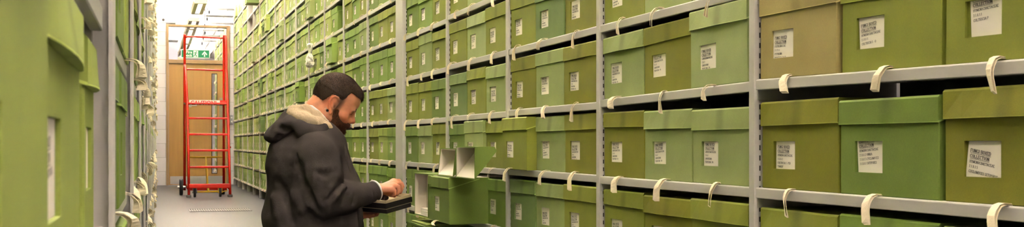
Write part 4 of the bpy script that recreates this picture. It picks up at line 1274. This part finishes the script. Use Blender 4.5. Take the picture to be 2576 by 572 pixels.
def headcoords(v):
    g = [np.arange(m, dtype=np.float32)*v.h + v.lo[i] - HCN[i] for i, m in enumerate(v.d.shape)]
    g = np.meshgrid(*g, indexing='ij', sparse=True)
    return [sum(g[i]*ax[i] for i in range(3)) for ax in (hf, hr, hu)]
v = Vol(HCN-.16, HCN+.20, .0028)
v.ell(Hd(.001,0,.043), (.0985,.0795,.0945), HR, .004)
v.ell(Hd(.060,0,.096), (.030,.058,.022), HR, .02)
v.ell(Hd(.076,.004,.085), (.016,.044,.012), HR, .012)
hF, hRr, hU = headcoords(v)
m1 = .082 - hU; m2 = np.maximum(hF-.034+.25*(.06-hU), .034-hU); m3 = np.maximum(hF+.024-(hU-.025)*.42, -.040-hU)
v.d = np.maximum(v.d, np.maximum(np.minimum(m1, m2), .045-hU))
hv = Vol(HCN-.16, HCN+.20, .0028)
hv.ell(Hd(.001,0,.040), (.0978,.0778,.0932), HR, .004)
hv.d = np.maximum(hv.d, np.minimum(m2, m3))
v.d = np.minimum(v.d, hv.d)
V, Q = biggest(*v.mesh()); V = smooth_v(V, Q, 1)
crown = Hd(-.055,0,.125)
def hflow(p, nn):
    d = p-crown; d /= np.linalg.norm(d,axis=1)[:,None]; return d + hf*.7 - hu*.2
def up_only(p, nn): return ((p-HCN)@hu > .035+.2*((p-HCN)@hf))
VB, TB, tB = strands(V, Q, 16000, .024, hflow, .00055, 1, [(52,38,30),(70,52,42),(42,30,24),(92,70,58)], .22, lambda p,n: ((p-HCN)@hu > .06) & ~(((p-HCN)@hf > .0) & ((p-HCN)@hu < .092)))
VC, TC, tC = strands(V, Q, 16000, .008, hflow, .00045, 2, [(62,44,34),(50,36,28),(84,60,46)], .3)
tA = np.tile(np.array(lin((54,40,32))), (len(V),1))
a = merge(V, Q, tA, VB, TB, tB)
VV, TT, t_ = np.concatenate([a[0],VC]), np.concatenate([a[1],TC+len(a[0])]), np.concatenate([a[2],tC])
tag(npmesh('hair', VV, TT, [M_HAIR], man, t_), 'short dark brown hair')

v = Vol(HCN-np.array((.1,.14,.24)), HCN+np.array((.20,.14,.06)), .0028)
for s_ in (-1,1):
    v.chain([Hd(.028,s_*.0625,-.020), Hd(.030,s_*.0600,-.046), Hd(.044,s_*.053,-.078), Hd(.072,s_*.028,-.108)], [.006,.011,.018,.025], .01)
    v.chain([Hd(.050,s_*.050,-.060), Hd(.080,s_*.030,-.082)], [.014,.017], .012)
    v.chain([Hd(.103,s_*.003,-.031), Hd(.097,s_*.018,-.035), Hd(.086,s_*.030,-.048)], [.0065,.0080,.011], .006)
    v.chain([Hd(.034,s_*.0600,-.010), Hd(.042,s_*.0545,-.036), Hd(.062,s_*.0455,-.054), Hd(.080,s_*.033,-.058)], [.007,.013,.017,.016], .01)
    v.chain([Hd(.095,s_*.004,-.066), Hd(.086,s_*.022,-.074)], [.013,.016], .01)
v.ell(Hd(.082,0,-.108), (.030,.034,.036), HR, .012)
v.ell(Hd(.080,0,-.135), (.026,.028,.026), HR, .016)
v.cap(Hd(.010,.035,-.085), Hd(.06,.015,-.12), .022, .026, .01); v.cap(Hd(.010,-.035,-.085), Hd(.06,-.015,-.12), .022, .026, .01)
V, Q = biggest(*v.mesh()); V = smooth_v(V, Q, 1)
VB, TB, tB = strands(V, Q, 15000, .022, lambda p,n: np.tile(-hu+hf*.25,(len(p),1))+n*.1, .0005, 5, [(92,50,28),(70,38,22),(120,70,40),(54,32,22)], .16)
tA = np.tile(np.array(lin((74,42,26))), (len(V),1))
tag(npmesh('beard', *merge(V,Q,tA,VB,TB,tB)[:2], [M_HAIR], man, np.concatenate([tA,tB])), 'full reddish brown beard')
# eyebrows
for s_ in (-1,1):
    v = Vol(Hd(.08,s_*.03,.03)-.05, Hd(.08,s_*.03,.03)+.05, .002)
    v.chain([Hd(.0965,s_*.014,.030), Hd(.093,s_*.030,.035), Hd(.083,s_*.046,.032)], [.0042,.0042,.003], .003)
    V, Q = v.mesh()
    npmesh('eyebrow', V, Q, [M_HAIR], man, np.tile(np.array(lin((60,38,26))),(len(V),1)))
# lashes of the lowered eyes
for s_ in (-1,1):
    v = Vol(Hd(.08,s_*.03,.0)-.05, Hd(.08,s_*.03,.0)+.05, .0012)
    v.chain([Hd(.0895,s_*.022,.0095), Hd(.0900,s_*.032,.0075), Hd(.0850,s_*.044,.0095)], [.0008,.0013,.0008], .001)
    V, Q = v.mesh()
    npmesh('eyelashes', V, Q, [M_HAIR], man, np.tile(np.array(lin((50,30,24))),(len(V),1)))
# ear tunnels
for s_ in (-1,1):
    c = Hd(-.0025,s_*.0835,-.035)
    Rm = Matrix((tuple(hf),tuple(hu),tuple(hr*s_))).transposed().to_4x4(); Rm.translation = Vector(c)
    mb = MB(); mb.lathe([(.0035,-.006),(.0035,.003),(.0045,.0035),(.0056,.003),(.0056,.0),(.004,-.006)], 18, 2, 0, xf=Rm); rg = mb.build('ear_tunnel',[M_RUB],man,True); tag(rg,'black ear tunnel')
    c = Hd(-.0125,s_*.080,-.032); Rm = Rm.copy(); Rm.translation = Vector(c)
    mb = MB(); mb.tube([Rm @ Vector((.0042*math.cos(t),.0042*math.sin(t),.002*math.cos(t))) for t in np.linspace(-2.4,2.4,14)], .0013, 8); tag(mb.build('ear_ring',[M_CHROME],man,True),'small silver ear ring')

# jacket
v = Vol(np.array((-.34,-.33,-.52)), np.array((.30,.33,.16)), .0042)
v.ell(P(768,425,0), (.150,.205,.165), None, .05)
v.ell(P(774,545,0), (.182,.215,.20), None, .06)
v.ell(P(774,640,0), (.192,.215,.13), None, .05)
v.cap(P(800,350,-.06), P(770,400,-.03), .085, .14, .05); v.cap(P(800,350,.06), P(770,400,.03), .085, .14, .05)
v.cap(P(835,372,-.05), P(868,470,-.07), .055, .06, .04); v.cap(P(835,372,.05), P(868,470,.08), .055, .06, .04)
v.cap(P(868,470,-.06), P(885,580,-.08), .050, .05, .04); v.cap(P(868,470,.07), P(885,580,.08), .05, .05, .04)
# sleeves
def sleeve(S, E, W2, Wr, mid):
    v.cap(P(800,380,S[1]*.55), S, .088, .078, .06)
    v.chain([S, mid, E], [.077,.075,.070], .035)
    v.chain([E, (E+W2)/2+np.array((0,0,-.004)), W2], [.070,.060,.046], .02)
    v.cap(W2, Wr, .046, .0425, .008)
sleeve(SHN, ELN, P(916,490,-.085), P(939,482,-.062), P(808,448,-.185))
sleeve(SHF, ELF, P(872,540,.145), P(893,541,.105), P(820,450,.20))
# folds: ridges and valleys at elbow, armpit, side
def fold(pts, r, k, sub): v.chain(pts, [r]*len(pts), k, sub)
fold([P(866,452,-.225), P(842,480,-.255), P(826,505,-.262)], .004, .020, True)
fold([P(878,468,-.205), P(856,492,-.24), P(838,514,-.25)], .004, .018, True)
fold([P(846,448,-.225), P(832,472,-.250), P(818,492,-.258)], .006, .02, False)
fold([P(868,470,-.200), P(848,492,-.238), P(834,510,-.245)], .006, .022, False)
fold([P(890,470,-.185), P(874,492,-.21), P(862,515,-.21)], .006, .016, True)
fold([P(905,470,-.16), P(896,492,-.178), P(888,512,-.175)], .005, .014, True)
fold([P(845,425,-.235), P(820,440,-.262), P(800,436,-.26)], .005, .024, True)
fold([P(756,420,-.235), P(764,462,-.24), P(782,500,-.245), P(800,530,-.25)], .007, .03, True)
fold([P(752,390,-.215), P(750,415,-.222), P(756,440,-.228)], .004, .02, True)
fold([P(742,440,-.20), P(745,490,-.205), P(760,530,-.22)], .010, .03, False)
fold([P(700,460,-.17), P(720,500,-.19), P(735,560,-.21)], .008, .03, True)
fold([P(690,500,-.16), P(705,545,-.18), P(712,590,-.19)], .010, .035, False)
fold([P(780,540,-.225), P(790,565,-.22), P(800,600,-.21)], .012, .03, True)
fold([P(835,545,-.21), P(850,570,-.19), P(852,600,-.19)], .008, .02, True)
# cuff seam and hem
for px in (932,): fold([P(px,451+2,-.075-.02), P(px+4,470,-.119), P(px+8,500,-.11)], .0025, .004, True)
fold([P(727,382,-.150), P(748,395,-.19), P(770,378,-.215), P(795,345,-.20)], .003, .006, True)       # yoke seam
# open neck for collar
v.cap(P(815,315,0), P(850,345,0), .06, .05, .01, sub=True)
V, Q = biggest(*v.mesh()); V = smooth_v(V, Q, 2)
N = vnormals(V, Q)
nz = np.array([mnoise.noise(Vector((p[0]*9,p[1]*9,p[2]*14)))*.006 + mnoise.noise(Vector((p[0]*26,p[1]*26,p[2]*34)))*.0016 for p in V])
V = V + N*nz[:,None]
jk = npmesh('jacket', V, Q, [M_FLEECE], man)
# white cuff edge
for Wc, dr in ((P(939,482,-.062), P(943,480.5,-.056)),(P(893,541,.105),P(898,541,.098))):
    d = Vector(dr-Wc).normalized(); c = Vector(Wc)
    a1 = d.cross(Vector((0,0,1))).normalized(); a2 = a1.cross(d)
    mb = MB(); n = 28
    for r0, r1, e in ((.0425,.0435,.006),):
        ring = []
        for i in range(n+1):
            t = 2*math.pi*i/n; ring.append(c + d*.041*0 + a1*math.cos(t)*.0405 + a2*math.sin(t)*.0405 + d*.010)
        mb.tube(ring, .0042, 8, caps=False)
    tag(mb.build('cuff_edge',[mat('white_cuff',(226,224,226),.8)],jk,True),'white cuff edging')

# hood, fallen back on the shoulders
v = Vol(P(640,400,0)+np.array((-.02,-.26,-.06)), np.array((.16,.26,.20)), .004)
v.ell(P(716,332,0), (.062,.135,.036), None, .03)
v.ell(P(697,345,-.02), (.045,.11,.028), None, .03)
v.ell(P(742,315,0), (.070,.140,.045), None, .03)
rim = [P(722,290,-.05), P(731,303,-.10), P(752,318,-.145), P(785,327,-.150), P(815,322,-.125), P(838,327,-.085), P(850,345,-.055)]
v.chain(rim, [.013,.017,.019,.018,.014,.011,.010], .02)
rimf = [p*np.array((1,-1,1)) for p in rim]
v.chain(rimf, [.013,.017,.019,.018,.014,.011,.010], .02)
v.cap(rim[0], rimf[0], .014, .014, .02)
v.chain([P(760,335,-.15), P(800,345,-.14), P(838,350,-.10)], [.03,.028,.02], .03); v.chain([P(760,335,.15), P(800,345,.14), P(838,350,.10)], [.03,.028,.02], .03)
v.chain([P(690,318,-.09), P(712,325,-.13), P(740,333,-.155)], [.004]*3, .022, True)
v.chain([P(676,340,-.04), P(690,334,-.09), P(702,342,-.12)], [.004]*3, .022, True)
v.chain([P(712,300,-.06), P(700,316,-.10), P(694,322,-.11)], [.012]*3, .02)
# hollow where the lining lies
v.ell(P(782,288,0), (.080,.108,.040), None, .015, sub=True)
v.cap(P(800,300,0), P(845,330,0), .075, .06, .01, sub=True)
V, Q = biggest(*v.mesh()); V = smooth_v(V, Q, 2); N = vnormals(V, Q)
nz = np.array([mnoise.noise(Vector((p[0]*14,p[1]*14,p[2]*18)))*.006 for p in V]); V = V+N*nz[:,None]
hood = npmesh('hood', V, Q, [M_FLEECE], man)
v = Vol(P(690,400,0)+np.array((-.02,-.2,-.02)), np.array((.14,.2,.19)), .003)
v.ell(P(766,300,0), (.066,.112,.045), np.array([[.93,0,-.37],[0,1,0],[.37,0,.93]]), .02)
v.chain([P(735,285,-.06), P(765,300,-.118), P(800,309,-.120), P(822,319,-.112), P(842,336,-.092)], [.024,.026,.021,.016,.009], .02)
v.chain([P(735,285,.06), P(765,300,.118), P(800,312,.112), P(835,330,.075)], [.024,.026,.021,.012], .02)
v.chain([P(738,276,-.05), P(770,273,-.08), P(800,290,-.085), P(838,322,-.07)], [.018,.016,.013,.008], .015)
v.chain([P(738,276,.05), P(770,273,.08), P(800,290,.085), P(838,322,.07)], [.018,.016,.013,.008], .015)
v.cap(Hd(-.030,0,-.045), P(810,345,.0), .060, .066, .012, sub=True)
V, Q = biggest(*v.mesh()); N = vnormals(V, Q)
nz = np.array([abs(mnoise.noise(Vector(p*150)))*.0045+mnoise.noise(Vector(p*40))*.002 for p in V]); V = V+N*nz[:,None]
tag(npmesh('hood_lining', V, Q, [M_SHERPA], hood), 'cream sherpa hood lining')
mb = MB()
for sg in (-1,1):
    mb.tube([Vector(P(x,y,d*sg)) for x,y,d in ((768,266,.045),(785,269,.068),(803,283,.074),(822,304,.074),(838,325,.071),(848,340,.058))], .0062, 8)
tag(mb.build('collar_trim',[mat('pale_trim',(206,204,208),.8)],jk,True),'pale collar trim')
# zip placket edge and cord ends
for sg in (-1,1):
    mb = MB(); mb.tube([Vector(P(x,y,d*sg)) for x,y,d in ((846,336,.075),(858,352,.085),(868,380,.092),(880,420,.098),(893,470,.10),(906,530,.11),(908,590,.11))], .009, 8, r2=.012)
    mb.build('placket',[M_FLEECE],jk,True)
mb = MB(); mb.tube([Vector(P(x,y,-.115)) for x,y in ((851,372),(855,392),(859,404))], .0035, 8); mb.cbox(tuple(P(857,412,-.121)), tuple(P(861,402,-.112)), .001); tag(mb.build('drawcord',[M_TAPE],jk),'cream draw cord')
# trousers and shoes (kneeling)
v = Vol(np.array((-.25,-.26,-.70)), np.array((.40,.26,-.36)), .006)
v.ell(P(775,655,0), (.165,.19,.10), None, .03)
for sd, kn in ((-1,KN),(1,KF)):
    v.cap(P(785,655,sd*.095), kn, .092, .066, .03); v.cap(kn, P(770,752,sd*.11), .060, .048, .02); v.cap(P(770,752,sd*.11), P(742,757,sd*.11), .048, .046, .02)
V, Q = biggest(*v.mesh()); V = smooth_v(V, Q, 2)
npmesh('trousers', V, Q, [M_JEANS], man)
for sd in (-1,1):
    v = Vol(P(640,790,0)+np.array((-.02,-.26,-.02)), P(770,700,0)+np.array((0,.26,0)), .005)
    v.chain([P(738,757,sd*.11), P(705,748,sd*.11), P(672,764,sd*.11)], [.042,.036,.030], .02); v.cap(P(706,732,sd*.11), P(666,762,sd*.11), .02, .02, .02)
    V, Q = v.mesh()
    npmesh('shoe', V, Q, [M_RUB], man)

# ------------------------------------------------------------------ black tray box in his hands
def tray():
    C, R_, L_ = P(970.5,513.5,-.115), P(1036,495.5,.0), P(905,503,.03)
    e1 = Vector(R_-C); e2 = Vector(L_-C)
    l1 = e1.length; e1.normalize(); e2 = (e2-e1*e2.dot(e1)); l2 = .16; e2.normalize(); n = e1.cross(e2)
    if n.z < 0: n = -n
    M = MF @ Matrix(((e1.x,e2.x,n.x,C[0]),(e1.y,e2.y,n.y,C[1]),(e1.z,e2.z,n.z,C[2]),(0,0,0,1)))
    root = thing('tray_box', (0,0,0), 'open black specimen box with a cream tray held in both hands', 'box'); root.matrix_world = M
    th = .003
    def trayshell(z0, z1, d, nm, m):
        mb = MB()
        for lo, hi in (((d,d,z0),(l1-d,l2-d,z0+th)), ((d,d,z0+th),(l1-d,d+th,z1)), ((d,l2-d-th,z0+th),(l1-d,l2-d,z1)), ((d,d+th,z0+th),(d+th,l2-d-th,z1)), ((l1-d-th,d+th,z0+th),(l1-d,l2-d-th,z1))): mb.box(lo, hi)
        return mb.build(nm, m, root)
    cream = mat('cream_paper',(184,166,134),.75)
    trayshell(-.021, 0, 0, 'upper_tray', [M_BLACK])
    mb = MB(); mb.cbox((.004,.004,-.016),(l1-.004,l2-.004,-.002),.001); tag(mb.build('cream_pages',[cream],root),'cream packets filling the tray')
    mb = MB(); d = .002
    for lo, hi in (((d,d,0),(l1-d,d+.004,.012)), ((d,l2-d-.004,0),(l1-d,l2-d,.012)), ((d,d+.004,0),(d+.004,l2-d-.004,.012)), ((l1-d-.004,d+.004,0),(l1-d,l2-d-.004,.012))): mb.box(lo, hi)
    tag(mb.build('cream_rim',[cream],root),'cream inner rim')
    mb = MB(); mb.box((.002,.002,-.0245),(l1-.004,l2+.02,-.0215)); mb.build('cream_lining',[cream],root)
    mb = MB(); mb.cbox((-.0,-.0,-.041),(l1-.008,l2+.03,-.0248),.0015); mb.build('lower_cover',[M_BLACK],root)
    vs = Vol(np.array((.02,.03,-.01)), np.array((.12,.12,.03)), .002)
    vs.chain([(.045,.060,.004),(.060,.070,.006),(.080,.074,.005)], [.009,.012,.008], .006); vs.ell((.058,.082,.004),(.016,.010,.006),None,.006)
    V, Q = vs.mesh(); V = V + np.array([[0,0,mnoise.noise(Vector(p*90))*.003] for p in V])
    o = npmesh('dried_specimen', V, Q, [mat('dark_specimen',(58,44,38),.8,bump=.4,bscale=300)], None); o.matrix_world = M
    tag(o, 'dark dried specimen lying in the cream tray under the fingers', 'specimen')
tray()

# ------------------------------------------------------------------ light, camera
w = bpy.data.worlds.new('World'); SC.world = w; w.use_nodes = True
bg = w.node_tree.nodes['Background']; bg.inputs[0].default_value = (*lin((255,244,228)),1); bg.inputs[1].default_value = .4
def area(name, loc, size, size_y, power, rot=(0,0,0), col=(255,240,214)):
    l = bpy.data.lights.new(name, 'AREA'); l.shape = 'RECTANGLE'; l.size = size; l.size_y = size_y; l.energy = power; l.color = lin(col)
    o = bpy.data.objects.new(name, l); COL.objects.link(o); o.location = loc; o.rotation_euler = rot
    return o
cam = bpy.data.cameras.new('camera'); co = bpy.data.objects.new('camera', cam); COL.objects.link(co)
co.location = CAMP; co.rotation_euler = (math.pi/2, 0, -TH)
cam.sensor_width = 36; cam.sensor_fit = 'HORIZONTAL'; cam.lens = F/IW*36
cam.shift_y = (Y0-IH/2)/IW
cam.clip_start = .01; cam.clip_end = 100
cam.dof.use_dof = True; cam.dof.focus_distance = 4.6; cam.dof.aperture_fstop = 20
SC.camera = co
SC.view_settings.view_transform = 'Standard'; SC.view_settings.look = 'None'; SC.view_settings.gamma = 1
SC.view_settings.use_curve_mapping = False
SC.view_settings.exposure = EXPOSURE
